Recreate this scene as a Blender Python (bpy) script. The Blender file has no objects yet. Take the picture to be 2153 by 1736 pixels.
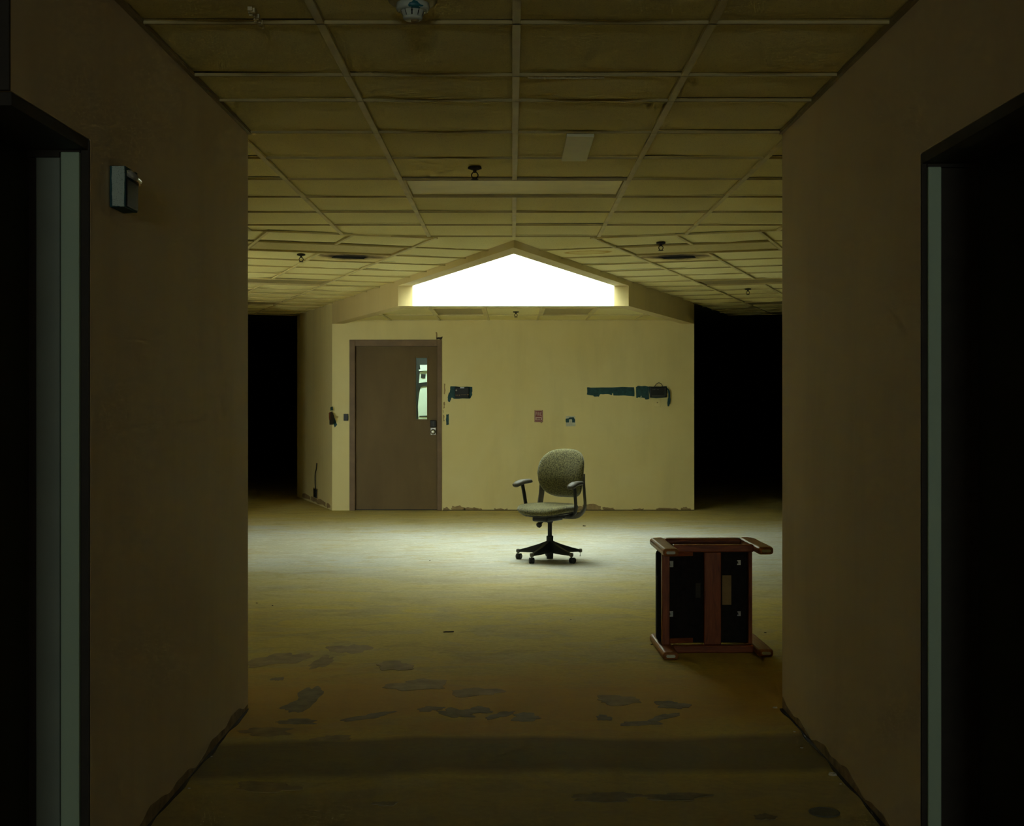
import bpy, bmesh, math, random
from mathutils import Vector, Matrix
random.seed(7)
S = bpy.context.scene
C = S.collection
R = math.radians

# ------------------------------------------------------------------ camera
F = 2750.0                      # focal length in pixels of a 2153 x 1736 frame
CAMX, H = -0.014, 1.379         # camera position
PX0, PY0 = 1076.5, 840.0        # vanishing point in pixels
cam = bpy.data.objects.new('camera', bpy.data.cameras.new('camera'))
C.objects.link(cam)
cam.data.sensor_width = 36.0
cam.data.lens = F / 2153.0 * 36.0
cam.data.shift_y = -(868.0 - PY0) / 2153.0
cam.data.clip_start = 0.05
cam.location = (CAMX, 0, H)
cam.rotation_euler = (R(90), 0, 0)
S.camera = cam

# ------------------------------------------------------------------ sky, portals, exposure
w = bpy.data.worlds.new('overcast_sky'); S.world = w; w.use_nodes = True
bg = w.node_tree.nodes['Background']
bg.inputs[0].default_value = (0.87, 1.0, 0.92, 1)
bg.inputs[1].default_value = 24.5
S.view_settings.view_transform = 'Standard'
S.view_settings.look = 'None'
S.view_settings.gamma = 1.0
S.view_settings.use_curve_mapping = False
S.view_settings.exposure = 0.0
S.cycles.use_denoising = True
S.cycles.max_bounces = 7
S.cycles.diffuse_bounces = 6
S.cycles.glossy_bounces = 2
S.cycles.use_adaptive_sampling = True
S.cycles.adaptive_threshold = 0.04
S.cycles.adaptive_min_samples = 24
S.cycles.caustics_reflective = False
S.cycles.caustics_refractive = False
S.cycles.sample_clamp_indirect = 6.0

def portal(name, loc, rot, sx, sy):
    L = bpy.data.lights.new(name, 'AREA'); L.shape = 'RECTANGLE'; L.size = sx; L.size_y = sy
    L.cycles.is_portal = True
    o = bpy.data.objects.new(name, L); C.objects.link(o)
    o.location = loc; o.rotation_euler = rot
    return o

CZ = 2.571                      # ceiling height
TOP = 4.0                       # top of the skylight well
portal('skylight_portal', (0, 11.75, TOP + .02), (0, 0, 0), 2.5, 3.1)
portal('corridor_window_portal', (0, -8.9, 1.75), (R(90), 0, 0), 1.2, 1.2)
portal('added_window_portal', (-4.0, 9.87, 1.33), (R(90), 0, 0), .6, 1.85)  # unseen window added to light the left core face
portal('added_roof_hole_portal', (-1.3, 17.2, TOP), (0, 0, 0), 1.2, 0.8)  # roof hole added to brighten the room behind the door

# ------------------------------------------------------------------ helpers
def bmnew(): return bmesh.new()
def box(bm, x0, x1, y0, y1, z0, z1):
    vs = [bm.verts.new(p) for p in ((x0,y0,z0),(x1,y0,z0),(x1,y1,z0),(x0,y1,z0),(x0,y0,z1),(x1,y0,z1),(x1,y1,z1),(x0,y1,z1))]
    for f in ((3,2,1,0),(4,5,6,7),(0,1,5,4),(1,2,6,5),(2,3,7,6),(3,0,4,7)): bm.faces.new([vs[i] for i in f])
    return bm
def area2(pts):
    return sum(pts[i][0]*pts[(i+1)%len(pts)][1]-pts[(i+1)%len(pts)][0]*pts[i][1] for i in range(len(pts)))
def prism(bm, pts, z0, z1, M=None):
    """polygon in local xy extruded along z; M maps to world"""
    if area2(pts) < 0: pts = pts[::-1]
    M = M or Matrix()
    a = [bm.verts.new(M @ Vector((p[0], p[1], z0))) for p in pts]
    b = [bm.verts.new(M @ Vector((p[0], p[1], z1))) for p in pts]
    n = len(pts)
    bm.faces.new(a[::-1]); bm.faces.new(b)
    for i in range(n): bm.faces.new((a[i], a[(i+1)%n], b[(i+1)%n], b[i]))
    return bm
def lathe(bm, prof, seg=24, M=None):
    M = M or Matrix(); rings = []
    for r, z in prof:
        if r < 1e-6: rings.append([bm.verts.new(M @ Vector((0,0,z)))])
        else: rings.append([bm.verts.new(M @ Vector((r*math.cos(2*math.pi*k/seg), r*math.sin(2*math.pi*k/seg), z))) for k in range(seg)])
    for a, b in zip(rings, rings[1:]):
        for k in range(seg):
            k2 = (k+1) % seg
            if len(a) == 1 and len(b) == 1: continue
            if len(a) == 1: bm.faces.new((a[0], b[k2], b[k]))
            elif len(b) == 1: bm.faces.new((a[k], a[k2], b[0]))
            else: bm.faces.new((a[k], a[k2], b[k2], b[k]))
    return bm
def sweep(bm, path, ws, ts, up=(0,0,1), seg=10, power=2.0):
    """sweep an elliptic section (half width ws along side, half thickness ts along up)"""
    path = [Vector(p) for p in path]; n = len(path); rings = []
    up = Vector(up)
    if not hasattr(ws, '__len__'): ws = [ws]*n
    if not hasattr(ts, '__len__'): ts = [ts]*n
    for i, p in enumerate(path):
        t = (path[min(i+1,n-1)] - path[max(i-1,0)]).normalized()
        s = t.cross(up)
        if s.length < 1e-4: s = t.cross(Vector((1,0,0)))
        s.normalize(); u = s.cross(t).normalized()
        ring = []
        for k in range(seg):
            a = 2*math.pi*k/seg; ca, sa = math.cos(a), math.sin(a)
            ca = math.copysign(abs(ca)**(2/power), ca); sa = math.copysign(abs(sa)**(2/power), sa)
            ring.append(bm.verts.new(p + s*ws[i]*ca + u*ts[i]*sa))
        rings.append(ring)
    for a, b in zip(rings, rings[1:]):
        for k in range(seg): bm.faces.new((a[k], a[(k+1)%seg], b[(k+1)%seg], b[k]))
    bm.faces.new(rings[0][::-1]); bm.faces.new(rings[-1])
    return bm
def smoothpath(pts, n=5):
    """Catmull-Rom"""
    P = [Vector(p) for p in pts]; P = [P[0]*2-P[1]] + P + [P[-1]*2-P[-2]]; out = []
    for i in range(1, len(P)-2):
        for k in range(n):
            t = k/n; a,b,c,d = P[i-1:i+3]
            out.append(.5*((2*b)+(c-a)*t+(2*a-5*b+4*c-d)*t*t+(3*b-a-3*c+d)*t**3))
    out.append(P[-2]); return out
def obj(name, bm, mat, parent=None, smooth=False, bevel=0, loc=None, rot=None, seg=2):
    bmesh.ops.recalc_face_normals(bm, faces=bm.faces[:])
    me = bpy.data.meshes.new(name); bm.to_mesh(me); bm.free()
    o = bpy.data.objects.new(name, me); C.objects.link(o)
    me.materials.append(mat)
    if smooth:
        for p in me.polygons: p.use_smooth = True
    if bevel:
        m = o.modifiers.new('bevel', 'BEVEL'); m.width = bevel; m.segments = seg; m.limit_method = 'ANGLE'; m.angle_limit = R(40)
        m.harden_normals = False
    if parent: o.parent = parent
    if loc is not None: o.location = loc
    if rot is not None: o.rotation_euler = rot
    return o
def empty(name, loc=(0,0,0), rot=(0,0,0)):
    o = bpy.data.objects.new(name, None); C.objects.link(o); o.location = loc; o.rotation_euler = rot
    o.empty_display_size = .1
    return o
def tag(o, label, cat, group=None):
    o['label'] = label; o['category'] = cat
    if group: o['group'] = group
    return o
def struct(o):
    o['kind'] = 'structure'; return o
def copytree(o, parent=None, loc=None):
    c = o.copy(); C.objects.link(c)
    if parent: c.parent = parent
    if loc is not None: c.location = loc
    for ch in [x for x in C.objects if x.parent is o]: copytree(ch, c)
    return c

# ------------------------------------------------------------------ materials
class NT:
    def __init__(s, name):
        s.m = bpy.data.materials.new(name); s.m.use_nodes = True
        s.t = s.m.node_tree; s.b = s.t.nodes['Principled BSDF']
    def n(s, typ, **kw):
        x = s.t.nodes.new(typ)
        for k, v in kw.items():
            if isinstance(k, str) and hasattr(x, k): setattr(x, k, v)
        return x
    def l(s, a, b): s.t.links.new(a, b)
    def coord(s, kind='Object', scale=(1,1,1)):
        if kind == 'World':
            src = s.n('ShaderNodeNewGeometry').outputs['Position']
        else: src = s.n('ShaderNodeTexCoord').outputs[kind]
        mp = s.n('ShaderNodeMapping'); mp.inputs['Scale'].default_value = scale
        s.l(src, mp.inputs[0]); return mp.outputs[0]
    def noise(s, vec, scale, detail=4, rough=.55, dist=0):
        x = s.n('ShaderNodeTexNoise'); x.inputs['Scale'].default_value = scale; x.inputs['Detail'].default_value = detail
        x.inputs['Roughness'].default_value = rough; x.inputs['Distortion'].default_value = dist
        s.l(vec, x.inputs['Vector']); return x.outputs[0]
    def ramp(s, fac, stops):
        x = s.n('ShaderNodeValToRGB'); e = x.color_ramp.elements
        while len(e) < len(stops): e.new(.5)
        for i, (p, c) in enumerate(stops):
            e[i].position = p; e[i].color = (c[0], c[1], c[2], 1) if hasattr(c, '__len__') else (c, c, c, 1)
        s.l(fac, x.inputs[0]); return x.outputs[0]
    def mix(s, fac, a, b, mode='MIX'):
        x = s.n('ShaderNodeMix'); x.data_type = 'RGBA'; x.blend_type = mode
        if isinstance(fac, (int, float)): x.inputs[0].default_value = fac
        else: s.l(fac, x.inputs[0])
        for v, sock in ((a, x.inputs[6]), (b, x.inputs[7])):
            if isinstance(v, (tuple, list)): sock.default_value = (v[0], v[1], v[2], 1)
            else: s.l(v, sock)
        return x.outputs[2]
    def math(s, op, a, b=0, clamp=False):
        x = s.n('ShaderNodeMath'); x.operation = op; x.use_clamp = clamp
        for v, sock in ((a, x.inputs[0]), (b, x.inputs[1])):
            if isinstance(v, (int, float)): sock.default_value = v
            else: s.l(v, sock)
        return x.outputs[0]
    def bump(s, h, strength=.2, dist=.01):
        x = s.n('ShaderNodeBump'); x.inputs['Strength'].default_value = strength; x.inputs['Distance'].default_value = dist
        s.l(h, x.inputs['Height']); s.l(x.outputs[0], s.b.inputs['Normal'])
    def col(s, c):
        if isinstance(c, (tuple, list)): s.b.inputs['Base Color'].default_value = (c[0], c[1], c[2], 1)
        else: s.l(c, s.b.inputs['Base Color'])
    def set(s, rough=.6, metal=0, spec=.3):
        s.b.inputs['Roughness'].default_value = rough; s.b.inputs['Metallic'].default_value = metal
        s.b.inputs['Specular IOR Level'].default_value = spec

def simple(name, c, rough=.6, metal=0, spec=.3, var=.18, scale=14, bump=.08, kind='Object', mscale=(1,1,1)):
    t = NT(name); v = t.coord(kind, mscale)
    n = t.noise(v, scale)
    t.col(t.ramp(n, [(.25, tuple(x*(1-var) for x in c)), (.75, tuple(min(1, x*(1+var)) for x in c))]))
    t.set(rough, metal, spec)
    if bump: t.bump(t.noise(v, scale*8), bump, .003)
    return t.m

def wallmat(name, c, c2, mott=.5):
    t = NT(name); v = t.coord('World')
    big = t.noise(v, .7, 5, .6, .4)
    vs = t.coord('World', (2.2, 2.2, .35)); streak = t.noise(vs, 1.6, 5, .6)
    base = t.mix(t.ramp(big, [(.35, 0), (.65, 1)]), c, c2)
    dirt = t.ramp(streak, [(.28, .93), (.50, 1.0)])
    base = t.mix(1.0, base, dirt, 'MULTIPLY')
    t.col(base); t.set(.75, 0, .2)
    t.bump(t.noise(v, 60, 6, .7), .12, .004)
    return t.m
M_WALL = wallmat('painted_wall_cream', (.85, .75, .395), (.80, .68, .32))
M_WALLC = wallmat('painted_wall_taupe', (.82, .695, .51), (.75, .615, .425))
M_FASC = wallmat('fascia_paint_ochre', (.74, .61, .32), (.68, .55, .27))
M_WELL = simple('skylight_well_white', (.86, .87, .80), .8, var=.04, scale=3, kind='World')
M_DARKWALL = simple('dark_shade_paint', (.10, .11, .08), .9, kind='World', scale=2)  # dark colour stands in for the darkness of the passages
M_TEE = simple('ceiling_tee_metal', (.74, .63, .31), .55, spec=.3, kind='World', scale=6, var=.15)
M_TEED = simple('ceiling_cross_tee', (.54, .44, .20), .6, kind='World', scale=6, var=.15)
M_TRIM = simple('wall_angle_brown', (.34, .27, .14), .6, kind='World', scale=9)

def tilemat():
    t = NT('acoustic_ceiling_tile'); v = t.coord('World')
    big = t.noise(v, .9, 4, .6); info = t.n('ShaderNodeObjectInfo').outputs['Random']
    base = t.mix(t.ramp(big, [(.35, 0), (.68, 1)]), (.95, .86, .45), (.89, .775, .365))
    base = t.mix(1.0, base, t.ramp(info, [(0, .95), (1, 1.05)]), 'MULTIPLY')
    sp = t.noise(v, 190, 3, .7)
    base = t.mix(1.0, base, t.ramp(sp, [(.34, .70), (.44, 1.0)]), 'MULTIPLY')
    t.col(base); t.set(.9, 0, .1)
    t.bump(t.noise(v, 120, 5, .7), .35, .004)
    return t.m
M_TILE = tilemat()

def floormat():
    t = NT('scraped_concrete_floor'); v = t.coord('World')
    vx = t.coord('World', (.55, 1.5, 1))
    big = t.noise(v, .33, 5, .6, .6)
    mid = t.noise(vx, 2.1, 7, .65, .8)
    scr = t.noise(t.coord('World', (1.5, 2.4, 1)), 4.2, 7, .74, .8)
    fine = t.noise(v, 34, 5, .7)
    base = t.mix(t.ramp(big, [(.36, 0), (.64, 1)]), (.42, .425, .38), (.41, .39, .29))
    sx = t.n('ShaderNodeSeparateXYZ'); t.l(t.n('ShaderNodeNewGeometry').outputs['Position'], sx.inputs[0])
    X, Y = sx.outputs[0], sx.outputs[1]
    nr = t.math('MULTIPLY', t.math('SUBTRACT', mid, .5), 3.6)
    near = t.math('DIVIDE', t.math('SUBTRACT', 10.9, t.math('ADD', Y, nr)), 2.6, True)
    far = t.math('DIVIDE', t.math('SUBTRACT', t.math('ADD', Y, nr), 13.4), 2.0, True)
    resid_falloff = t.math('MAXIMUM', near, t.math('MULTIPLY', far, .8))
    base = t.mix(t.math('MULTIPLY', resid_falloff, .95), base, (.59, .46, .105))  # yellow-brown residue tint also paints the falloff around the skylight pool
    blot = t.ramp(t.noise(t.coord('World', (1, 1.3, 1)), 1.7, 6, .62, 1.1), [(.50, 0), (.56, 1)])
    base = t.mix(t.math('MULTIPLY', t.math('MULTIPLY', blot, resid_falloff), .45), base, (.43, .38, .20))
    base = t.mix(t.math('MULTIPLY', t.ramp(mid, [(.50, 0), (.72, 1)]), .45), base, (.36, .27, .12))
    base = t.mix(t.math('MULTIPLY', t.ramp(scr, [(.50, 0), (.62, 1)]), .42), base, t.mix(resid_falloff, (.56, .54, .43), (.62, .50, .16)))
    base = t.mix(t.math('MULTIPLY', t.ramp(t.noise(t.coord('World', (1.0, 1.6, 1)), 2.8, 7, .7, 1.0), [(.52, 0), (.66, 1)]), .5), base, (.36, .285, .10))
    base = t.mix(1.0, base, t.ramp(fine, [(.3, .84), (.6, 1.03)]), 'MULTIPLY')
    # worn orange-brown adhesive around the mouth of the corridor, then a darker band
    nd = t.math('MULTIPLY', t.math('SUBTRACT', mid, .5), 2.4)
    yd = t.math('ADD', Y, nd)
    def band(lo, hi, soft):
        a = t.math('DIVIDE', t.math('SUBTRACT', yd, lo), soft, True)
        b = t.math('DIVIDE', t.math('SUBTRACT', hi, yd), soft, True)
        return t.math('MULTIPLY', a, b)
    base = t.mix(t.math('MULTIPLY', band(4.9, 7.0, .8), .72), base, (.58, .345, .085))
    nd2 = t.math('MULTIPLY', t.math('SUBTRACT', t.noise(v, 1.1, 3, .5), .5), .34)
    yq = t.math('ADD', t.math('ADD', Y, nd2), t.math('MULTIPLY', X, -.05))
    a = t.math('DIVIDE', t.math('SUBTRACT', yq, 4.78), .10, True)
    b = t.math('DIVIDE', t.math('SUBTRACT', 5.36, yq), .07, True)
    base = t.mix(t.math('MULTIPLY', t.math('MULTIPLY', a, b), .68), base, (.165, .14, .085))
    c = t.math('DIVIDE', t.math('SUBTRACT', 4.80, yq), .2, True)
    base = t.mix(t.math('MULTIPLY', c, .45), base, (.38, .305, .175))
    t.col(base); t.set(.82, 0, .09)
    h = t.math('ADD', fine, t.math('MULTIPLY', scr, .6))
    t.bump(h, .22, .006)
    return t.m
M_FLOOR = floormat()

def doormat():
    t = NT('brown_painted_door'); v = t.coord('World', (1, 1, .3))
    t.col(t.ramp(t.noise(v, 3, 5, .6), [(.3, (.145, .095, .040)), (.7, (.18, .12, .052))])); t.set(.6, 0, .25)
    t.bump(t.noise(v, 90, 4), .06, .002); return t.m
M_DOOR = doormat()
M_FRAME = simple('brown_door_frame', (.20, .13, .075), .55, kind='World', scale=7)
M_JAMB = simple('pale_green_steel_jamb', (.46, .58, .41), .45, spec=.4, kind='World', scale=5, var=.08, mscale=(1,1,.2))
M_EDGE = simple('grey_door_edge', (.30, .33, .27), .5, kind='World', scale=5, var=.08)
M_GAPSHADE = simple('dark_gap_shade_brown', (.045, .035, .025), .7, kind='World')  # dark brown for gaps; on the covers it stands in for shade
M_TEAL = simple('exposed_teal_paint', (.028, .085, .095), .7, scale=30, var=.35, kind='World')
M_SCUFF = simple('bare_plaster_scuff', (.36, .25, .115), .85, scale=18, var=.3, kind='World')
M_PALE = simple('pale_plaster', (.62, .62, .50), .85, scale=30, var=.15, kind='World')
M_BLACK = simple('black_plastic', (.012, .013, .013), .45, spec=.4, scale=20)
M_GREY = simple('grey_plastic', (.12, .115, .10), .4, spec=.45, scale=10, var=.1, bump=.03)
M_WHITE = simple('white_plastic', (.62, .66, .57), .45, spec=.4, scale=12, var=.08, bump=.02)
M_STEEL = simple('brushed_steel', (.62, .62, .58), .28, metal=1, scale=30, var=.1, bump=.03)
M_REDP = simple('red_sign_plate', (.20, .012, .010), .4, spec=.4, scale=40, var=.12, bump=0)
M_SIGNW = simple('sign_white_print', (.80, .70, .60), .5, scale=60, var=.1, bump=0)
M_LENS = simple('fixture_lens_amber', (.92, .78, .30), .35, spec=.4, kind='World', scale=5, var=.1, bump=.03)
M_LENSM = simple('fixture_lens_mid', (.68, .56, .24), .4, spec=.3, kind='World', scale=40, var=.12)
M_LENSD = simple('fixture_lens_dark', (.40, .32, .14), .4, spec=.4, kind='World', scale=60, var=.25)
M_COPPER = simple('orange_wire', (.30, .09, .03), .5, scale=30)
M_DEBRIS = simple('dark_debris', (.05, .04, .025), .8, scale=40)
M_CHIP = simple('plaster_chip_white', (.52, .48, .38), .85, scale=40)
M_TORN = simple('torn_tile_fibre', (.70, .62, .40), .95, scale=90, var=.3, kind='World')

def glassmat():
    t = NT('door_glass'); nt = t.t
    tr = t.n('ShaderNodeBsdfTransparent'); gl = t.n('ShaderNodeBsdfGlossy'); gl.inputs['Roughness'].default_value = .03
    tr.inputs[0].default_value = (.80, .90, .86, 1)
    fr = t.n('ShaderNodeFresnel'); fr.inputs[0].default_value = 1.45
    n = t.noise(t.coord('World'), 3); dirt = t.math('MULTIPLY', n, .04)
    mx = t.n('ShaderNodeMixShader'); t.l(t.math('ADD', fr.outputs[0], dirt), mx.inputs[0]); t.l(tr.outputs[0], mx.inputs[1]); t.l(gl.outputs[0], mx.inputs[2])
    t.l(mx.outputs[0], nt.nodes['Material Output'].inputs[0]); return t.m
M_GLASS = glassmat()
def lensclear():
    t = NT('clear_strobe_lens'); t.col(t.ramp(t.noise(t.coord('Object'), 40), [(.3, (.75,.72,.6)), (.7, (.9,.88,.8))])); t.set(.06, 0, .6); t.b.inputs['Transmission Weight'].default_value = .6
    return t.m
M_CLEAR = lensclear()
def woodmat(name, c1, c2, ax=(1, 8, 8), rough=.38):
    t = NT(name); v = t.coord('Object', ax)
    n = t.noise(v, 6, 6, .6, 1.2)
    t.col(t.ramp(n, [(.28, c1), (.72, c2)])); t.set(rough, 0, .4)
    t.bump(n, .08, .002); return t.m
M_WOODX = woodmat('cherry_wood_rail', (.17, .040, .010), (.37, .10, .024), (1, 9, 9))
M_WOODY = woodmat('cherry_wood_leg', (.25, .085, .018), (.44, .17, .040), (9, 1, 9))
M_WOODZ = woodmat('cherry_wood_crossbar', (.17, .040, .010), (.37, .10, .024), (9, 9, 1))
M_CAMBRIC = simple('black_dust_cloth', (.016, .013, .010), .9, scale=40, var=.4)
M_LABEL = simple('tan_paper_label', (.33, .22, .085), .7, scale=30, var=.15)
M_LABELD = simple('faded_paper_label', (.06, .05, .03), .7, scale=30, var=.15)
def fabric():
    t = NT('olive_speckled_fabric'); v = t.coord('Object')
    x = t.n('ShaderNodeTexVoronoi'); x.inputs['Scale'].default_value = 125; t.l(v, x.inputs['Vector'])
    n = t.noise(v, 90, 4, .7)
    k = t.math('ADD', t.math('MULTIPLY', x.outputs[0], .55), t.math('MULTIPLY', n, .75))
    t.col(t.ramp(k, [(.46, (.018, .016, .006)), (.60, (.092, .083, .030)), (.8, (.165, .150, .060))]))
    t.set(.95, 0, .1); t.b.inputs['Sheen Weight'].default_value = .25
    t.bump(k, .35, .004); return t.m
M_FAB = fabric()
M_CHFR = simple('charcoal_chair_plastic', (.022, .021, .018), .5, spec=.35, scale=20)
M_PAD = simple('taupe_arm_pad', (.075, .066, .046), .6, spec=.3, scale=16, var=.1)
M_CHGR = simple('taupe_chair_frame', (.10, .088, .06), .45, spec=.4, scale=16, var=.1)

# ------------------------------------------------------------------ layout numbers
HW = 1.195                     # half width of the corridor
CORNER = 5.85                  # corridor mouth
APEX, SL = 9.88, 0.352         # skylight wedge: apex depth and slope
LA = math.atan(SL)
BACK = 16.28                   # back wall
NOTCH = 13.18                  # rear edge of the skylight opening
FT = .137                      # fascia thickness
SOFF, BEAM = 2.369, 2.323      # soffit tiles, underside of the beam
def wx(d): return SL*(d-APEX)  # half width of the wedge at depth d
CU, SU = math.cos(LA), math.sin(LA)
def uv(u, v, side):            # side -1 left, +1 right
    return (side*(CU*u + SU*v), APEX - SU*u + CU*v)

# ------------------------------------------------------------------ floor
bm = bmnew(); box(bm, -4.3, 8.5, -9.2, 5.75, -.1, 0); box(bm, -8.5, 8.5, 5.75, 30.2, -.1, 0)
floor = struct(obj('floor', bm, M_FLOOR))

# ------------------------------------------------------------------ ceiling slab with the skylight hole
ceiling = struct(empty('ceiling', (0, 0, CZ)))
bm = bmnew(); Z0, Z1 = CZ+.07, CZ+.17
box(bm, -4.3, 8.5, -9.2, 5.75, Z0, Z1); box(bm, -3.05, 8.5, 5.75, 9.85, Z0, Z1); box(bm, -8.5, 8.5, 9.85, APEX+.2, Z0, Z1)
xi = wx(NOTCH)
for s in (-1, 1):
    prism(bm, [(s*8.5, APEX+.2), (s*.09, APEX+.2), (s*(xi-.06), NOTCH), (s*8.5, NOTCH)], Z0, Z1)
box(bm, -8.5, 8.5, NOTCH+.05, 16.75, Z0, Z1)
box(bm, -8.5, -1.9, 16.75, 17.65, Z0, Z1); box(bm, -.7, 8.5, 16.75, 17.65, Z0, Z1)  # opening left between these as an added roof hole over the door room
box(bm, -8.5, 8.5, 17.65, 30.2, Z0, Z1)
slab = obj('slab', bm, M_DARKWALL, ceiling); slab.location = (0, 0, -CZ)

# ---- tiles: one sagging shared mesh, clipped ones get their own
def sagtile(name, sag, n=4):
    bm = bmnew(); g = []
    for j in range(n+1):
        row = []
        for i in range(n+1):
            x, y = i/n-.5, j/n-.5
            z = -sag*(1-(2*x)**2)*(1-(2*y)**2)
            row.append(bm.verts.new((x, y, z)))
        g.append(row)
    for j in range(n):
        for i in range(n): bm.faces.new((g[j][i], g[j+1][i], g[j+1][i+1], g[j][i+1]))
    me = bpy.data.meshes.new(name); bm.to_mesh(me); bm.free(); me.materials.append(M_TILE)
    for p in me.polygons: p.use_smooth = True
    return me
def stainmat():
    t = NT('water_stained_tile'); v = t.coord('Object'); sx = t.n('ShaderNodeSeparateXYZ'); t.l(v, sx.inputs[0])
    n = t.math('MULTIPLY', t.math('SUBTRACT', t.noise(v, 7, 4, .6), .5), .16)
    p = t.math('MULTIPLY', sx.outputs[0], 1.0); q = t.math('MULTIPLY', sx.outputs[1], 1.5)
    d = t.math('ADD', t.math('SQRT', t.math('ADD', t.math('MULTIPLY', p, p), t.math('MULTIPLY', q, q))), n)
    t.col(t.ramp(d, [(.22, (.80, .66, .26)), (.29, (.62, .38, .08)), (.33, (.90, .79, .38))])); t.set(.9, 0, .1); return t.m
SAG = [sagtile('ceiling_tile', s) for s in (.010, .018, .026, .034)]
TILEZ = .012
def clip(poly, a, b, c):       # keep a*x+b*y<=c
    out = []
    for i in range(len(poly)):
        p, q = poly[i], poly[(i+1) % len(poly)]
        fp, fq = a*p[0]+b*p[1]-c, a*q[0]+b*q[1]-c
        if fp <= 0: out.append(p)
        if fp*fq < 0:
            t = fp/(fp-fq); out.append((p[0]+(q[0]-p[0])*t, p[1]+(q[1]-p[1])*t))
    return out
FLAT = sagtile('ceiling_tile', .002, 2)
DEV = [(-.31, 3.9), (-.206, 6.74), (.292, 6.147), uv(1.354, 1.43, -1), uv(1.03, .447, 1), uv(.98, 4.85, 1)]
def puttile(cx, cy, sx, sy, rot, zoff=0.0, sag=None, tilt=None):
    if any(math.hypot(cx-p[0], cy-p[1]) < .36 for p in DEV): sag = FLAT; tilt = (0, 0)
    o = bpy.data.objects.new('ceiling_tile', sag or random.choice(SAG)); C.objects.link(o); o.parent = ceiling
    o.location = (cx, cy, TILEZ+zoff); o.scale = (sx, sy, 1)
    o.rotation_euler = (tilt[0] if tilt else random.uniform(-.006, .006), tilt[1] if tilt else random.uniform(-.006, .006), rot)
    return o
def polytile(pts, z=TILEZ):
    if abs(area2(pts)) < .004: return
    bm = bmnew(); prism(bm, pts, z, z+.012); return obj('ceiling_tile', bm, M_TILE, ceiling)
P = .62
ROWS = [9.557-P*k for k in range(8)] + [4.807, 4.14] + [4.14-P*k for k in range(1, 6)]
ROWS = sorted(ROWS)
fixC = (ROWS.index(min(ROWS, key=lambda r: abs(r-7.077))))
def seamclip(poly):
    for s in (-1, 1): poly = clip(poly, s*SU, CU, CU*APEX)       # v <= 0 on both sides
    return poly
for j in range(len(ROWS)-1):
    y0, y1 = ROWS[j], ROWS[j+1]
    for i in range(-4, 4):
        x0, x1 = i*P, (i+1)*P
        if y1 <= CORNER+.02:
            if x0 < -HW-.06 or x1 > HW+.06: continue
            x0, x1 = max(x0, -HW), min(x1, HW)
        if abs((x0+x1)/2) > .23*y1 + .5: continue
        if j == fixC and i in (-1, 0): continue
        poly = [(x0,y0),(x1,y0),(x1,y1),(x0,y1)]
        cp = seamclip(poly)
        if abs(abs(area2(cp)) - abs(area2(poly))) < 1e-5:
            puttile((x0+x1)/2, (y0+y1)/2, x1-x0-.004, y1-y0-.004, 0)
        else: polytile(cp)
PL = .61
def ucol(k): return 0.0 if k <= 0 else .015+PL*k
FIXROWS = (1, 6, 11)
for s in (-1, 1):
    for j in range(-1, 15):
        v0, v1 = PL*j, PL*(j+1)
        for k in range(0, 5):
            u0, u1 = ucol(k), ucol(k+1)
            c = uv((u0+u1)/2, (v0+v1)/2, s)
            if abs(c[0]) > .215*c[1] + .55: continue
            if j in FIXROWS and k in (1, 2): continue
            if j == 2 and k == 1: continue                       # air diffuser
            poly = [uv(u0, v0, s), uv(u1, v0, s), uv(u1, v1, s), uv(u0, v1, s)]
            if j == -1:
                poly = clip(poly, 0, -1, -ROWS[-1]); poly = clip(poly, -s, 0, 0)
                if len(poly) > 2: polytile(poly)
                continue
            t = None; zo = 0
            if s == -1 and j == 1 and k == 3: t = (.05, .03); zo = .012
            q = puttile(c[0], c[1], u1-u0-.004, v1-v0-.004, -s*LA, zo, None, t)
            if s == 1 and j == 1 and k == 0: q.data = SAG[0].copy(); q.data.materials[0] = stainmat()
# ---- tee bars
def bar(p, q, wd=.024, z0=-.004, z1=.006, mat=None, name='ceiling_tee'):
    p, q = Vector((p[0], p[1], 0)), Vector((q[0], q[1], 0)); d = (q-p).normalized(); nrm = Vector((-d.y, d.x, 0))*wd/2
    bm = bmnew(); prism(bm, [(p+nrm)[:2], (q+nrm)[:2], (q-nrm)[:2], (p-nrm)[:2]], z0, z1)
    return obj(name, bm, mat or M_TEE, ceiling)
for i in range(-4, 5):
    x = i*P
    end = min(ROWS[-1], APEX - SL*abs(x))
    start = ROWS[0] if abs(x) < 1.2 else CORNER+.17
    if i == 0: bar((x, start), (x, ROWS[fixC]), .026); bar((x, ROWS[fixC+1]), (x, end), .026)
    elif abs(x) < 2.3: bar((x, start), (x, end), .026)
for y in ROWS:
    hw = HW if y < CORNER+.1 else min(2.3, (APEX-y)/SL)
    bar((-hw, y), (hw, y), .012, mat=M_TEED)
for s in (-1, 1):
    bar(uv(.60, 0, s), uv(2.6, 0, s), .024)
    for k in range(1, 5):
        cuts = [(0 if k > 1 else -.05, PL*15)] if k != 2 else [(0, PL), (PL*2, PL*6), (PL*7, PL*11), (PL*12, PL*15)]
        for (v0, v1) in cuts: bar(uv(ucol(k), v0, s), uv(ucol(k), v1, s), .024)
    for j in range(1, 16): bar(uv(0, PL*j, s), uv(ucol(4), PL*j, s), .012, mat=M_TEED)
for s in (-1, 1):
    bm = bmnew(); box(bm, min(s*HW, s*(HW-.016)), max(s*HW, s*(HW-.016)), .2, CORNER, CZ-.006, CZ+.008)
    struct(obj('trim_%d' % (1 if s < 0 else 2), bm, M_TRIM))

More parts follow.
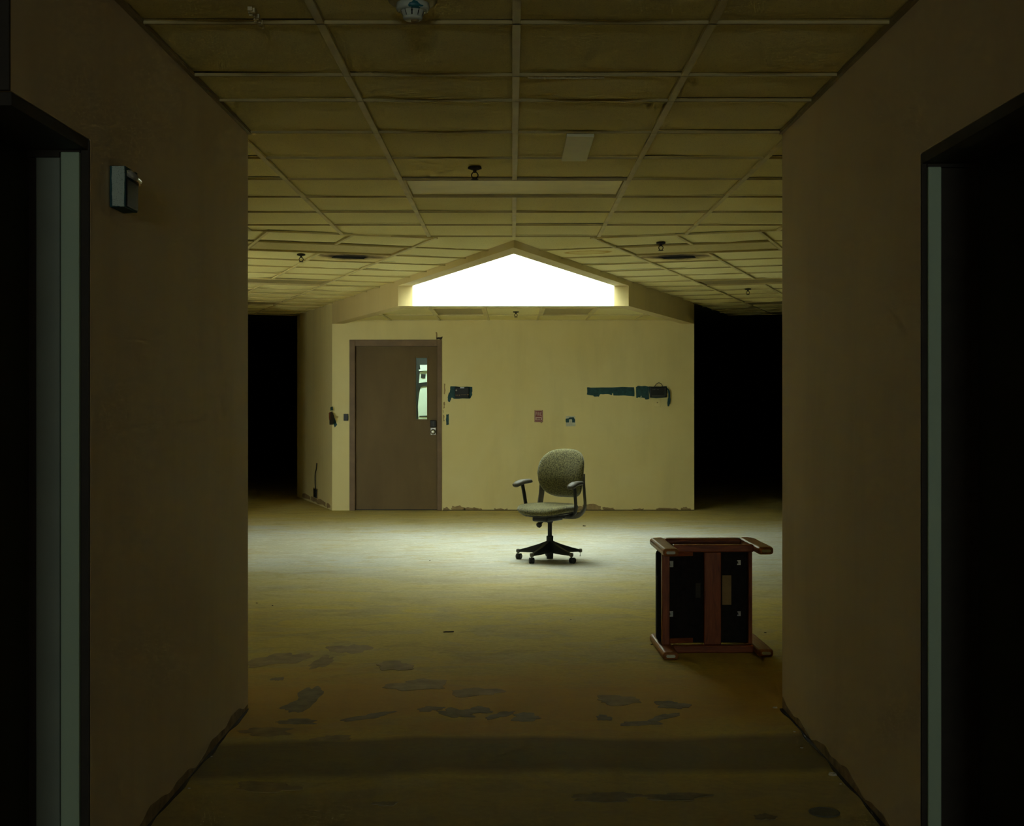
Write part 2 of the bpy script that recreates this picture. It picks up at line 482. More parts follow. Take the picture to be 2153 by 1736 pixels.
# ------------------------------------------------------------------ corridor walls
HEAD = 2.107
WT = .17
JL, JR = 3.664, 3.873
wl = bmnew()
box(wl, -HW-WT, -HW, JL, CORNER, 0, Z0+.02); box(wl, -HW-WT, -HW, 3.08, JL, HEAD, Z0+.02)
box(wl, -4.25, -HW-WT, CORNER-.15, CORNER, 0, Z0+.02)
wall_left = struct(obj('wall_left', wl, M_WALLC))
wr = bmnew()
box(wr, HW, HW+WT, JR, CORNER, 0, Z0+.02); box(wr, HW, HW+WT, 2.9, JR, HEAD, Z0+.02); box(wr, HW, HW+WT, -9.0, 2.9, 0, Z0+.02)
box(wr, HW+WT, 8.4, CORNER-.15, CORNER, 0, Z0+.02)
wall_right = struct(obj('wall_right', wr, M_WALLC))
bm = bmnew(); box(bm, -HW-WT, -HW, -9.0, 2.45, 0, Z0+.02); struct(obj('wall_left_near', bm, M_WALLC))
# end wall of the corridor behind the viewer, with its window
bm = bmnew(); yb = -9.0
box(bm, -8.5, -.6, yb-.15, yb, 0, Z0+.1); box(bm, .6, 8.5, yb-.15, yb, 0, Z0+.1); box(bm, -.6, .6, yb-.15, yb, 0, 1.15); box(bm, -.6, .6, yb-.15, yb, 2.35, Z0+.1)
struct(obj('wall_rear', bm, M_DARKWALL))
bm = bmnew()
for (a,b,c,d) in ((-.6,-.55,1.15,2.35),(.55,.6,1.15,2.35),(-.55,.55,1.15,1.2),(-.55,.55,2.3,2.35)): box(bm, a, b, yb-.12, yb-.05, c, d)
struct(obj('window_1', bm, M_FRAME))
# outer shell
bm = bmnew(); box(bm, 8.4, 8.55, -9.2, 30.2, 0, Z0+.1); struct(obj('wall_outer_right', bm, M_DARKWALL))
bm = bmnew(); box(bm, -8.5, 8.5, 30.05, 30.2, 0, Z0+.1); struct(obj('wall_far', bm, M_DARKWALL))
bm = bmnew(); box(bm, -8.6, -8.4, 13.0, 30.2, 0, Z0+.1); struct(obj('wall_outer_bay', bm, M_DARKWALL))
bm = bmnew(); box(bm, -4.25, -HW-WT, 3.76, 3.86, 0, Z0+.05); struct(obj('added_dark_wall_left', bm, M_DARKWALL))  # dark partition added to keep the left opening black
bm = bmnew(); box(bm, HW+WT, 8.4, 3.96, 4.06, 0, Z0+.05); struct(obj('added_dark_wall_right', bm, M_DARKWALL))  # matching dark partition added behind the right opening
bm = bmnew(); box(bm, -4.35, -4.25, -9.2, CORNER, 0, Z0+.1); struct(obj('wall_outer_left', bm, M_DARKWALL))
# unseen left bay and window, added to shape light on the left core face
bm = bmnew()
box(bm, -3.05, -2.9, CORNER-.15, 9.85, 0, Z0+.1)
box(bm, -7.3, -7.15, 9.85, 15.65, 0, Z0+.1)
box(bm, -7.15, -4.3, 9.85, 10.0, 0, Z0+.1); box(bm, -3.7, -2.9, 9.85, 10.0, 0, Z0+.1)
box(bm, -4.3, -3.7, 9.85, 10.0, 0, .4); box(bm, -4.3, -3.7, 9.85, 10.0, 2.25, Z0+.1)
box(bm, -7.15, -3.27, 15.5, 15.62, 0, Z0+.1)  # corner placed to cut off the window light along the core face
prism(bm, [(-3.37, 15.5), (-3.25, 15.54), (-3.25-SU*15, 15.54+CU*15), (-3.37-SU*15, 15.5+CU*15)], 0, Z0+.1)
struct(obj('wall_bay_added', bm, M_WALLC))
bm = bmnew()
for (a,b,c,d) in ((-4.3,-4.27,.4,2.25),(-3.73,-3.7,.4,2.25),(-4.27,-3.73,.4,.43),(-4.27,-3.73,2.22,2.25)): box(bm, a, b, 9.89, 9.96, c, d)
struct(obj('window_bay_added', bm, M_FRAME))

# ------------------------------------------------------------------ door openings beside the viewer
def jambs():
    bm = bmnew(); box(bm, -1.219, -HW-.0005, JL-.0, JL+.02, 0, HEAD); 
    f1 = struct(empty('door_1', (-1.27, JL, 0)))
    bm.free()
    def part(name, a, b, y0, y1, z1, m, root, x, y, bev=.003):
        bm = bmnew(); box(bm, a-x, b-x, y0-y, y1-y, 0, z1); return obj(name, bm, m, root, bevel=bev)
    part('wall_return', -1.219, -HW, JL-.012, JL-.0005, HEAD-.001, M_GAPSHADE, f1, -1.27, JL)
    part('door_jamb', -1.2715, -1.2195, JL-.022, JL-.0005, 2.069, M_JAMB, f1, -1.27, JL)
    part('door_edge', -1.3445, -1.2775, JL-.010, JL+.03, 2.056, M_EDGE, f1, -1.27, JL)
    part('door_gap', -1.2774, -1.2716, JL-.004, JL-.0005, 2.056, M_BLACK, f1, -1.27, JL, 0)
    bm = bmnew(); box(bm, -.12+.0, .072, -.57, -.001, 2.075, HEAD-.001); obj('head_jamb', bm, M_GAPSHADE, f1)
    part('stop_dark_cover', -1.368, -1.3450, JL-.006, JL+.03, 2.056, M_GAPSHADE, f1, -1.27, JL)  # dark strip added over the lit wall end beside the door edge
    bm = bmnew(); box(bm, -.098, -.0075, -.013, -.0005, 2.0565, 2.1065); box(bm, -.0074, .05, -.013, -.0005, 2.0695, 2.1065); obj('head_dark_cover', bm, M_GAPSHADE, f1)  # dark covers added over the lit wall end above the jamb
    f2 = struct(empty('door_2', (1.23, JR, 0)))
    part('wall_return', HW, 1.2115, JR-.012, JR-.0005, HEAD-.001, M_GAPSHADE, f2, 1.23, JR)
    part('door_jamb', 1.212, 1.251, JR-.022, JR-.0005, 2.065, M_JAMB, f2, 1.23, JR)
    part('stop_dark_cover', 1.2515, 1.368, JR-.006, JR-.0005, 2.065, M_GAPSHADE, f2, 1.23, JR)  # widened in dark to cover the lit wall end
    bm = bmnew(); box(bm, -.0175, .138, -.0125, -.0005, 2.0655, 2.1065); obj('head_dark_cover', bm, M_GAPSHADE, f2)  # dark cover over the lit wall end above this jamb
    bm = bmnew(); box(bm, -.033, .12, -.95, -.001, 2.075, HEAD-.001); obj('head_jamb', bm, M_GAPSHADE, f2)
jambs()
bm = bmnew(); box(bm, -HW-WT-.001, -HW+.0005, 3.068, 3.0795, HEAD-.001, Z0); obj('header_dark_cover', bm, M_GAPSHADE, wall_left)  # dark sheet added so the lit header end stays black

# ------------------------------------------------------------------ wedge core: back wall, faces, fascia, skylight well
DX0, DX1, DZ1 = -1.965, -.947, 2.042          # door leaf
FX0, FX1, FZ1 = -2.036, -.888, 2.125          # door frame
XB = wx(BACK)
bm = bmnew()
box(bm, -XB, FX0, BACK, BACK+.14, 0, CZ+.05); box(bm, FX1, XB, BACK, BACK+.14, 0, CZ+.05); box(bm, FX0, FX1, BACK, BACK+.14, FZ1, CZ+.05)
wall_back = struct(obj('wall_back', bm, M_WALL))
for s, nm in ((-1, 'wall_core_left'), (1, 'wall_core_right')):
    bm = bmnew(); L = 2.46
    a = (s*XB, BACK); b = (s*(XB+SU*L), BACK+CU*L)
    nx, ny = -s*CU*.14, SU*.14
    if s > 0: box(bm, XB-.14, XB, BACK+.14, BACK+CU*L, 0, Z0+.02)
    else: prism(bm, [a, b, (b[0]+nx, b[1]+ny), (a[0]+nx, a[1]+ny)], 0, Z0+.02)
    o = struct(obj(nm, bm, M_WALL))
    if s < 0: wall_core_left = o
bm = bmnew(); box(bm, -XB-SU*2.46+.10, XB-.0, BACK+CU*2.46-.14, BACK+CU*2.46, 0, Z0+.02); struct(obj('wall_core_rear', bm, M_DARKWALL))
# fascia beams
k = FT/CU
for s, nm in ((-1, 'trim_3'), (1, 'trim_4')):
    bm = bmnew()
    prism(bm, [(s*wx(NOTCH), NOTCH), (s*XB, BACK), (s*(XB-k), BACK), (s*(wx(NOTCH)-k), NOTCH)], BEAM, Z0+.02)
    struct(obj(nm, bm, M_FASC))
    bm = bmnew()
    ai = APEX + FT/SU
    prism(bm, [(0, APEX), (s*wx(NOTCH), NOTCH), (s*(wx(NOTCH)-k), NOTCH), (0, ai)], CZ-.043, TOP)
    struct(obj('wall_skylight_left' if s < 0 else 'wall_skylight_right', bm, M_FASC))
xn = wx(NOTCH)-k
bm = bmnew(); box(bm, -xn, xn, NOTCH, NOTCH+.13, BEAM, TOP); well_back = struct(obj('wall_skylight_back', bm, M_WELL))
# thin white lining inside the well, set on the inner faces
for s in (-1, 1):
    bm = bmnew(); ai = APEX+FT/SU; e = .006
    prism(bm, [(0, ai), (s*xn, NOTCH), (s*(xn-e/CU), NOTCH), (0, ai+e/SU)], CZ-.043, TOP)
    struct(obj('trim_5' if s < 0 else 'trim_6', bm, M_WELL))
# soffit behind the skylight
soffit = struct(empty('ceiling_soffit', (0, 0, SOFF)))
bm = bmnew(); prism(bm, [(-xn, NOTCH+.13), (xn, NOTCH+.13), (XB-k, BACK), (-XB+k, BACK)], .03, .06); obj('slab', bm, M_DARKWALL, soffit)
SR = [NOTCH+.13, 14.1, 15.32, BACK]; SC = [-2.1, -1.52, -.91, -.303, .303, .91, 1.52, 2.1]
for j in range(3):
    for i in range(7):
        if j == 1 and i in (2, 4): continue
        poly = [(SC[i], SR[j]), (SC[i+1], SR[j]), (SC[i+1], SR[j+1]), (SC[i], SR[j+1])]
        for s in (-1, 1):
            poly = clip(poly, s, -SL, -SL*APEX - k)
        if len(poly) < 3 or abs(area2(poly)) < .01: continue
        bm = bmnew(); z = .004
        if j == 1 and i == 1: z = .014
        prism(bm, poly, z, z+.012); obj('ceiling_tile', bm, M_TILE, soffit)
def sbar(p, q):
    p, q = Vector((p[0], p[1], 0)), Vector((q[0], q[1], 0)); d = (q-p).normalized(); n = Vector((-d.y, d.x, 0))*.012
    bm = bmnew(); prism(bm, [(p+n)[:2], (q+n)[:2], (q-n)[:2], (p-n)[:2]], -.006, .003); obj('ceiling_tee', bm, M_TEE, soffit)
for x in SC[1:-1]: sbar((x, max(SR[0], APEX+(abs(x)+k)/SL)), (x, BACK))
for y in SR[1:-1]: sbar((-wx(y)+k, y), (wx(y)-k, y))
sbar((-XB+k, BACK-.012), (XB-k, BACK-.012))

# ------------------------------------------------------------------ ceiling fixtures
def fixture(name, label, c, rot, lx, ly, z, lens, group):
    t = tag(empty(name, (c[0], c[1], z), (0, 0, rot)), label, 'ceiling light', group)
    bm = bmnew(); a, b = lx/2-.012, ly/2-.012; f = .014
    for (x0,x1,y0,y1) in ((-a,-a+f,-b,b),(a-f,a,-b,b),(-a+f,a-f,-b,-b+f),(-a+f,a-f,b-f,b)): box(bm, x0,x1,y0,y1,-.005,.014)
    obj('frame', bm, M_TEED, t, bevel=.002)
    bm = bmnew(); box(bm, -a+f, a-f, -b+f, b-f, .010, .02); obj('lens', bm, lens, t)
    bm = bmnew(); box(bm, -a, a, -b, b, .022, .055); obj('housing', bm, M_TEE, t)
    return t
G = 'unlit troffer lights in the tiled ceiling'
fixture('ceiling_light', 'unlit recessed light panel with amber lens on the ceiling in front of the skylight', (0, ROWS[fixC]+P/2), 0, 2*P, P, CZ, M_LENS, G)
desc = {1: 'nearest the viewer', 6: 'second in its row', 11: 'farthest in its row at the dark passage'}
for s, sd in ((-1, 'left'), (1, 'right')):
    for j in FIXROWS:
        c = uv((ucol(1)+ucol(3))/2, PL*(j+.5), s)
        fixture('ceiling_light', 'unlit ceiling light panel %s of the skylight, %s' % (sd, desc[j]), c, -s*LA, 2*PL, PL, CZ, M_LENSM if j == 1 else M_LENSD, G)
def grille(x, sd):
    t = tag(empty('ceiling_grille', (x, 14.71, SOFF)), 'brown perforated panel in the low soffit above the %s' % sd, 'ceiling grille', 'panels in the low soffit')
    bm = bmnew(); a, b, f = .292, .595, .03
    for (x0,x1,y0,y1) in ((-a,-a+f,-b,b),(a-f,a,-b,b),(-a+f,a-f,-b,-b+f),(-a+f,a-f,b-f,b)): box(bm, x0,x1,y0,y1,-.008,.012)
    obj('frame', bm, M_TEE, t)
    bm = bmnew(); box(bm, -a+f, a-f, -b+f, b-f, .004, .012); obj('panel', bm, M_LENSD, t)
grille(-.6065, 'door side of the back wall'); grille(.6065, 'red sign side of the back wall')

def sootmat():
    t = NT('sooty_diffuser_plate'); v = t.coord('Object')
    sx = t.n('ShaderNodeSeparateXYZ'); t.l(v, sx.inputs[0])
    n = t.noise(t.coord('Object', (3, 3, 1)), 3, 5, .6)
    d = t.math('ADD', t.math('ADD', t.math('MULTIPLY', t.math('ABSOLUTE', sx.outputs[0]), 2.2), t.math('MULTIPLY', t.math('ABSOLUTE', t.math('ADD', sx.outputs[1], .08)), 2.6)), t.math('MULTIPLY', t.math('SUBTRACT', n, .5), .9))
    t.col(t.ramp(d, [(.36, (.06, .042, .026)), (.66, (.38, .275, .13)), (.95, (.80, .67, .31))])); t.set(.8, 0, .15); return t.m
M_SOOT = sootmat()
def diffuser(s, sd):
    c = uv((ucol(1)+ucol(2))/2, PL*2.5, s)
    t = tag(empty('air_vent', (c[0], c[1], CZ), (0, 0, -s*LA)), 'soot-stained square ceiling air vent %s of the skylight' % sd, 'air vent', 'soot-stained ceiling air vents')
    a = PL/2-.006
    bm = bmnew(); 
    q = [(-a,-a),(a,-a),(a,a),(-a,a)]; r = [(-.14,-.10),(.14,-.10),(.14,.09),(-.14,.09)]
    va = [bm.verts.new((x,y,.006)) for x,y in q]; vb = [bm.verts.new((x*1.08,y*1.08,.003)) for x,y in r]; vc = [bm.verts.new((x,y,.010)) for x,y in r]
    for A, B in ((va, vb), (vb, vc)):
        for i in range(4): bm.faces.new((A[i], A[(i+1)%4], B[(i+1)%4], B[i]))
    obj('plate', bm, M_SOOT, t)
    bm = bmnew(); box(bm, -.14, .14, -.10, .09, .012, .03); obj('duct', bm, M_BLACK, t)
    for i in range(4):
        bm = bmnew(); y = -.092+.046*i
        prism(bm, [(y, .002), (y+.016, .0105), (y+.018, .0095), (y+.003, .001)], -.138, .138, Matrix(((0,0,1,0),(1,0,0,0),(0,1,0,0),(0,0,0,1)))); obj('louver', bm, M_BLACK, t)
diffuser(-1, 'left'); diffuser(1, 'right')

def sprinkler(x, y, z, label):
    t = tag(empty('sprinkler_head', (x, y, z)), label, 'sprinkler', 'fire sprinkler heads')
    bm = bmnew(); lathe(bm, [(0, .004), (.034, .004), (.036, -.004), (.020, -.010), (.012, -.010), (.012, .0), (0, .0)], 16); obj('escutcheon', bm, M_DEBRIS, t, True)
    bm = bmnew()
    lathe(bm, [(0, -.008), (.009, -.008), (.009, -.024), (.005, -.026), (0, -.026)], 10)
    for sg in (-1, 1): sweep(bm, smoothpath([(sg*.008, 0, -.022), (sg*.017, 0, -.036), (sg*.012, 0, -.050), (0, 0, -.058)], 3), .003, .003, (0,1,0), 6)
    obj('frame_arms', bm, M_DEBRIS, t, True)
    bm = bmnew(); lathe(bm, [(0, -.058), (.018, -.057), (.020, -.060), (0, -.062)], 12); obj('deflector', bm, M_DEBRIS, t)
sprinkler(-.206, 6.74, CZ+.002, 'dark sprinkler head just in front of the nearest ceiling light panel')
sprinkler(*uv(1.354, 1.43, -1), CZ+.002, 'dark sprinkler head beside the left sooty air vent')
sprinkler(*uv(1.03, .447, 1), CZ+.002, 'dark sprinkler head in front of the nearest right-hand light panel')
sprinkler(*uv(.98, 4.85, 1), CZ+.002, 'small sprinkler head deep in the right-hand ceiling near the dark passage')
sprinkler(.03, 14.75, SOFF, 'small sprinkler head between the two soffit panels below the skylight')

# smoke detector
def smoke():
    t = tag(empty('smoke_detector', (-.31, 3.90, CZ+.012)), 'white smoke detector splashed with teal paint at the top of the ceiling', 'smoke detector')
    z = -.012
    bm = bmnew(); lathe(bm, [(0, .0), (.071, .0), (.073, z-.004), (.066, z-.012), (0, z-.012)], 32); obj('mounting_plate', bm, simple('yellowed_plate', (.42, .36, .17), .5, scale=12), t, True, loc=(0,0,0))
    t2 = NT('white_plastic_teal_splash'); v = t2.coord('Object'); n = t2.noise(v, 26, 5, .7)
    sx = t2.n('ShaderNodeSeparateXYZ'); t2.l(v, sx.inputs[0])
    dx = t2.math('SUBTRACT', sx.outputs[0], .012); zz = t2.math('ADD', sx.outputs[2], .041)
    d = t2.math('ADD', t2.math('MULTIPLY', t2.math('ABSOLUTE', dx), 30), t2.math('MULTIPLY', t2.math('ABSOLUTE', zz), 45))
    f = t2.math('GREATER_THAN', t2.math('ADD', t2.math('SUBTRACT', 1.0, d), t2.math('MULTIPLY', t2.math('SUBTRACT', n, .5), 2.2)), .35)
    t2.col(t2.mix(f, (.62, .68, .60), (.02, .15, .19))); t2.set(.4, 0, .4)
    bm = bmnew(); lathe(bm, [(0, z-.010), (.0485, z-.010), (.0495, z-.028), (.047, z-.033), (.036, z-.035), (0, z-.035)], 32); obj('body', bm, t2.m, t, True)
    bm = bmnew(); seg = 30
    lathe(bm, [(0, z-.033), (.026, z-.033), (.022, z-.050), (0, z-.050)], 20); obj('chamber', bm, M_BLACK, t, True)
    for q in range(10):
        bm = bmnew(); a0 = 2*math.pi*q/10
        pts = []
        vs = []
        for (r, zz) in ((.0365, z-.035), (.029, z-.053), (.026, z-.053), (.033, z-.035)):
            vs.append([bm.verts.new((r*math.cos(a0+da), r*math.sin(a0+da), zz)) for da in (-.24, -.08, .08, .24)])
        for A, B in zip(vs, vs[1:]+vs[:1]):
            for i in range(3): bm.faces.new((A[i], A[i+1], B[i+1], B[i]))
        obj('cage_rib', bm, M_WHITE, t)
    bm = bmnew(); lathe(bm, [(0, z-.051), (.029, z-.051), (.0295, z-.057), (.024, z-.061), (0, z-.061)], 24); obj('cap', bm, M_WHITE, t, True)
    bm = bmnew(); lathe(bm, [(0, z-.060), (.012, z-.060), (.011, z-.066), (0, z-.066)], 14, Matrix.Translation((.006, 0, 0))); obj('test_nub', bm, M_LABEL, t, True)
smoke()
# pale strip bridging one tile, torn edges, stains
bm = bmnew(); box(bm, -.062, .062, -.30, .30, -.016, 0); tag(obj('ceiling_strip', bm, simple('pale_strip_metal', (.92, .90, .60), .6, kind='World', scale=8, var=.05), bevel=.003, loc=(.292, 6.147, CZ-.002)), 'flat pale strip fixed across one ceiling tile right of the centre tee', 'ceiling strip')
bm = bmnew()
for i in range(20):
    x = .045+.0141*i; h = .004+.006*math.sin(math.pi*i/19)*random.uniform(.6, 1.2)
    box(bm, x, x+.0142, 4.83, 4.845, -.004-h*.3, -.004+h)
obj('torn_edge', bm, M_TORN, ceiling)
bm = bmnew()
for i in range(16):
    y = 3.92+.0125*i; x = -.80+.006*math.sin(i*1.3); bw = random.uniform(.002, .008)
    box(bm, x-bw, x+bw, y, y+.0128, -.022-random.uniform(0, .006), -.014)
obj('torn_edge', bm, M_TORN, ceiling)

# ------------------------------------------------------------------ back wall: door
def bpx(px, py, d=BACK): return ((px-PX0)*d/F + CAMX, H - (py-PY0)*d/F)
door = struct(empty('door_3', ((DX0+DX1)/2, BACK, 0)))
ox = (DX0+DX1)/2
y0 = .035
WX0, _ = bpx(874, 0); WX1, _ = bpx(897.5, 0); _, WZ1 = bpx(0, 752); _, WZ0 = bpx(0, 881)
bm = bmnew()
for (a,b,c,d) in ((DX0, WX0, .012, DZ1), (WX1, DX1, .012, DZ1), (WX0, WX1, .012, WZ0), (WX0, WX1, WZ1, DZ1)): box(bm, a-ox, b-ox, y0, y0+.045, c, d)
leaf = obj('door_leaf', bm, M_DOOR, door)
bm = bmnew(); f = .02
for (a,b,c,d) in ((WX0-f, WX0, WZ0-f, WZ1+f), (WX1, WX1+f, WZ0-f, WZ1+f), (WX0, WX1, WZ0-f, WZ0), (WX0, WX1, WZ1, WZ1+f)): box(bm, a-ox, b-ox, y0-.007, y0, c, d)
obj('window_stop', bm, M_DOOR, leaf, bevel=.002)
bm = bmnew(); box(bm, WX0-ox, WX1-ox, y0+.02, y0+.026, WZ0, WZ1); obj('glass_pane', bm, M_GLASS, leaf)
bm = bmnew()
for (a,b,c,d) in ((FX0, DX0-.003, 0, FZ1), (DX1+.003, FX1, 0, FZ1), (DX0-.003, DX1+.003, DZ1+.003, FZ1)): box(bm, a-ox, b-ox, -.014, .14, c, d)
obj('door_frame', bm, M_FRAME, door, bevel=.004)
bm = bmnew(); box(bm, DX0-ox-.003, DX1-ox+.003, .082, .12, 0, .015); obj('threshold', bm, M_GAPSHADE, door)
bm = bmnew(); box(bm, DX0-ox, DX1-ox, y0+.002, y0+.04, .003, .012); obj('bottom_seal', bm, M_BLACK, door)
kx, kz = bpx(910.5, 890.5)
bm = bmnew(); box(bm, kx-ox-.036, kx-ox+.036, y0-.03, y0-.0005, kz-.042, kz+.042); kp = obj('keypad_lock', bm, M_BLACK, door, bevel=.006)
for i in range(5):
    bm = bmnew(); zz = kz+.028-.014*i; box(bm, kx-ox-.004, kx-ox+.008, y0-.034, y0-.0305, zz-.003, zz+.003); obj('key_button', bm, M_GREY, kp)
kx, kz = bpx(910.5, 906.5)
bm = bmnew(); box(bm, kx-ox-.034, kx-ox+.034, y0-.012, y0-.0005, kz-.045, kz+.045); pl = obj('lock_plate', bm, M_STEEL, door, bevel=.004)
bm = bmnew(); lathe(bm, [(0, .0), (.016, 0), (.016, .02), (.027, .026), (.028, .045), (.018, .052), (0, .053)], 20, Matrix.Translation((kx-ox, y0-.012, kz-.006)) @ Matrix.Rotation(R(90), 4, 'X')); obj('knob', bm, M_STEEL, pl, True)
bm = bmnew(); lathe(bm, [(.026, 0), (.033, 0), (.033, .004), (.026, .004), (.026, 0)], 20, Matrix.Translation((kx-ox, y0-.0122, kz-.006)) @ Matrix.Rotation(R(90), 4, 'X')); obj('knob_rose', bm, M_BLACK, pl)

# room behind the door: white panelled unit seen through the glass
def unit():
    t = tag(empty('storage_unit', (-1.25, 18.2, 0)), 'white panelled unit glimpsed through the narrow glass of the brown door', 'storage unit')
    d = 18.2
    def P2(px, py): x, z = bpx(px, py, d); return (x+1.25, z)
    MX = Matrix(((1,0,0,0),(0,0,-1,0),(0,1,0,0),(0,0,0,1)))
    def pan(name, pts, m, y=0, th=.02):
        bm = bmnew(); prism(bm, [P2(*p) for p in pts], -y, -y+th, MX); return obj(name, bm, m, t)
    pan('lower_panel', [(885,813),(905,809),(905,900),(882,900),(880,880),(879,855),(880,840),(882,825)], M_WHITE)
    pan('upper_panel', [(883,782),(905,778),(905,802),(881,805)], M_WHITE)
    pan('top_panel', [(883,767),(905,767),(905,777),(884,777)], M_WHITE)
    pan('small_window', [(886,786),(895,787),(894,795),(885,794)], M_BLACK, -.012)
    pan('shelf', [(881,777),(905,775),(905,779),(882,780)], M_WHITE, -.03, .04)
    pan('bracket_bar', [(878,808),(905,802),(905,810),(880,813)], M_BLACK, -.02)
    pan('cross_rail', [(882,874),(905,873),(905,876),(882,876)], M_BLACK, -.012)
    bm = bmnew(); box(bm, -.30, .5, .03, .06, 0, 2.4); obj('back_board', bm, M_BLACK, t)
unit()

# ------------------------------------------------------------------ marks on the walls
MB = Matrix(((1,0,0,0),(0,0,-1,BACK),(0,1,0,0),(0,0,0,1)))     # local (x, z, out) on the back wall
def ragged(pts, n=4, j=.004):
    out = []
    for i in range(len(pts)):
        a, b = pts[i], pts[(i+1) % len(pts)]
        for q in range(n):
            t = q/n; out.append((a[0]+(b[0]-a[0])*t+random.uniform(-j, j), a[1]+(b[1]-a[1])*t+random.uniform(-j, j)))
    return out
def patch(pts, m=None, parent=wall_back, out=.0015, n=4, j=.004, name='paint_patch', base=.0):
    bm = bmnew(); prism(bm, ragged([bpx(*p) for p in pts], n, j), base, out, MB); return obj(name, bm, m or M_TEAL, parent)
patch([(947,812),(993,813),(993,830),(990,835),(988,837),(957,838),(949,836),(946.5,845),(941.5,844),(942,832),(945,824)])
patch([(937.5,871),(944,871),(943.5,893),(938,893)])
patch([(1234,814),(1244,814.5),(1310,813.5),(1311,812.5),(1333.5,813.5),(1334,833),(1322,831.5),(1290,831),(1288,826),(1286,830),(1272,828),(1261,829),(1259.5,834),(1249,833),(1247.5,831.5),(1234,829)], n=3)
patch([(1337.5,813),(1341,811),(1364,812),(1364.5,839),(1357,839.5),(1355,836),(1348.5,836),(1347,833),(1345,835.5),(1337.5,836)], n=3)
patch([(1364,812),(1402,812),(1402,836),(1366,836)], n=3)
patch([(1347,832),(1349,832),(1348,838),(1346,838)], M_PALE, out=.0022, n=2, j=.001)
# pale plaster around the torn plate
patch([(1189,874.5),(1209.5,874.5),(1209.5,896),(1190,896)], M_PALE, out=.001, n=3, j=.002)
patch([(1189.5,880),(1194,880),(1198,877),(1206,877),(1209,882),(1209,888),(1203,888),(1202,881),(1196.5,881.5),(1195.5,888),(1189.5,887.5)], out=.002, n=3, j=.003)
# chipped paint beside the door frame and above it
for (a, b, c, d) in ((934,806,936,828),(933,845,935.5,858),(931.5,872,934,885),(931,862,932.5,868)): patch([(a,b),(c,b),(c,d),(a,d)], M_SCUFF, n=3, j=.006, name='paint_chip')
patch([(916,698),(919,698),(920,713),(917,713)], M_SCUFF, n=3, j=.005, name='paint_chip')
patch([(917,709),(930,708),(930,713.5),(918,713.5)], M_DEBRIS, n=3, j=.005, name='paint_chip', out=.004)
# bare patches along the foot of the wall
for (a, b, h) in ((931,944,6),(950,978,10),(975,1012,6),(1040,1066,4),(1205,1232,9),(1226,1262,14),(1268,1290,7),(1330,1352,4),(1380,1425,5),(1432,1452,6)):
    patch([(a,1072.5-h*.8),((a+b)/2,1072.5-h),(b,1072.5-h*.7),(b+2,1072.6),(a,1072.6)], M_SCUFF, n=4, j=.010, name='plaster_scuff', out=.0012)
bm = bmnew(); box(bm, FX1+.01, XB-.0, BACK-.004, BACK-.0005, .0005, .010); obj('base_gap', bm, M_GAPSHADE, wall_back)
# left core face
def fpx(px, py):
    kk = (px-PX0)/F; s = (-XB-CAMX-(-2*CAMX) - BACK*kk)/(CU*kk+SU)
    d = BACK+CU*s; return (s, H-(py-PY0)*d/F)
MF = Matrix(((-SU, 0, -CU, -XB), (CU, 0, -SU, BACK), (0, 1, 0, 0), (0, 0, 0, 1)))
def fpatch(pts, m, out=.002, n=3, j=.004, name='paint_patch'):
    bm = bmnew(); prism(bm, ragged([fpx(*p) for p in pts], n, j), 0, out, MF); return obj(name, bm, m, wall_core_left)
fpatch([(689.5,866),(694,864),(698,875),(697,886),(695,893),(688.5,893),(688,880)], M_DEBRIS)
fpatch([(690,856),(695,855),(695.5,863),(690.5,863)], M_TEAL)
fpatch([(687,868),(690,866),(690,882),(687.5,883)], M_COPPER, .003)
patch([(699,879),(703,877.5),(709,893),(704,898.5),(700,888)], n=2, j=.002)
for (a, b, h) in ((632,648,8),(650,664,9),(664,680,10),(682,690,8)):
    b0 = 1073+(698-a)*-.43; b1 = 1073+(698-b)*-.43
    fpatch([(a,b0-h),(b,b1-h),(b,b1-.5),(a,b0-.5)], M_SCUFF, .0015, 3, .012, 'plaster_scuff')

# devices on the back wall
bx, bz = bpx(727.5, 877)
t = tag(empty('wall_switch', (bx, BACK, bz)), 'small black switch box on the wall left of the brown door', 'switch')
bm = bmnew(); box(bm, -.028, .028, -.02, -.0005, -.042, .042); obj('box', bm, M_BLACK, t, bevel=.004)
bm = bmnew(); box(bm, -.008, .008, -.026, -.0203, -.016, .016); obj('toggle', bm, M_CHFR, t)
bx, bz = bpx(971.5, 825)
t = tag(empty('thermostat_backplate', (bx, BACK, bz)), 'dark wall plate with screws and terminals right of the brown door', 'wall plate')
bm = bmnew(); box(bm, -.088, .088, -.028, -.002, -.066, .066); obj('plate', bm, M_BLACK, t, bevel=.008)
bm = bmnew(); lathe(bm, [(0, 0), (.010, 0), (.008, .006), (0, .007)], 12, Matrix.Translation((-.07, -.028, .027)) @ Matrix.Rotation(R(90), 4, 'X')); obj('screw', bm, M_WHITE, t)
bm = bmnew(); lathe(bm, [(0, 0), (.008, 0), (.006, .005), (0, .006)], 12, Matrix.Translation((.075, -.028, -.027)) @ Matrix.Rotation(R(90), 4, 'X')); obj('screw', bm, M_LABEL, t)
bm = bmnew(); box(bm, -.022, .028, -.033, -.0285, .054, .062); obj('clip', bm, M_STEEL, t)
for i in range(3):
    bm = bmnew(); x = -.072+.020*i; box(bm, x-.004, x+.004, -.032, -.0285, -.042, -.026); obj('terminal', bm, M_LABEL, t)
for i in range(7):
    bm = bmnew(); x = -.012+.0105*i; box(bm, x-.003, x+.003, -.031, -.0285, -.031, -.025); obj('terminal', bm, M_SCUFF, t)
bx, bz = bpx(1384, 824)
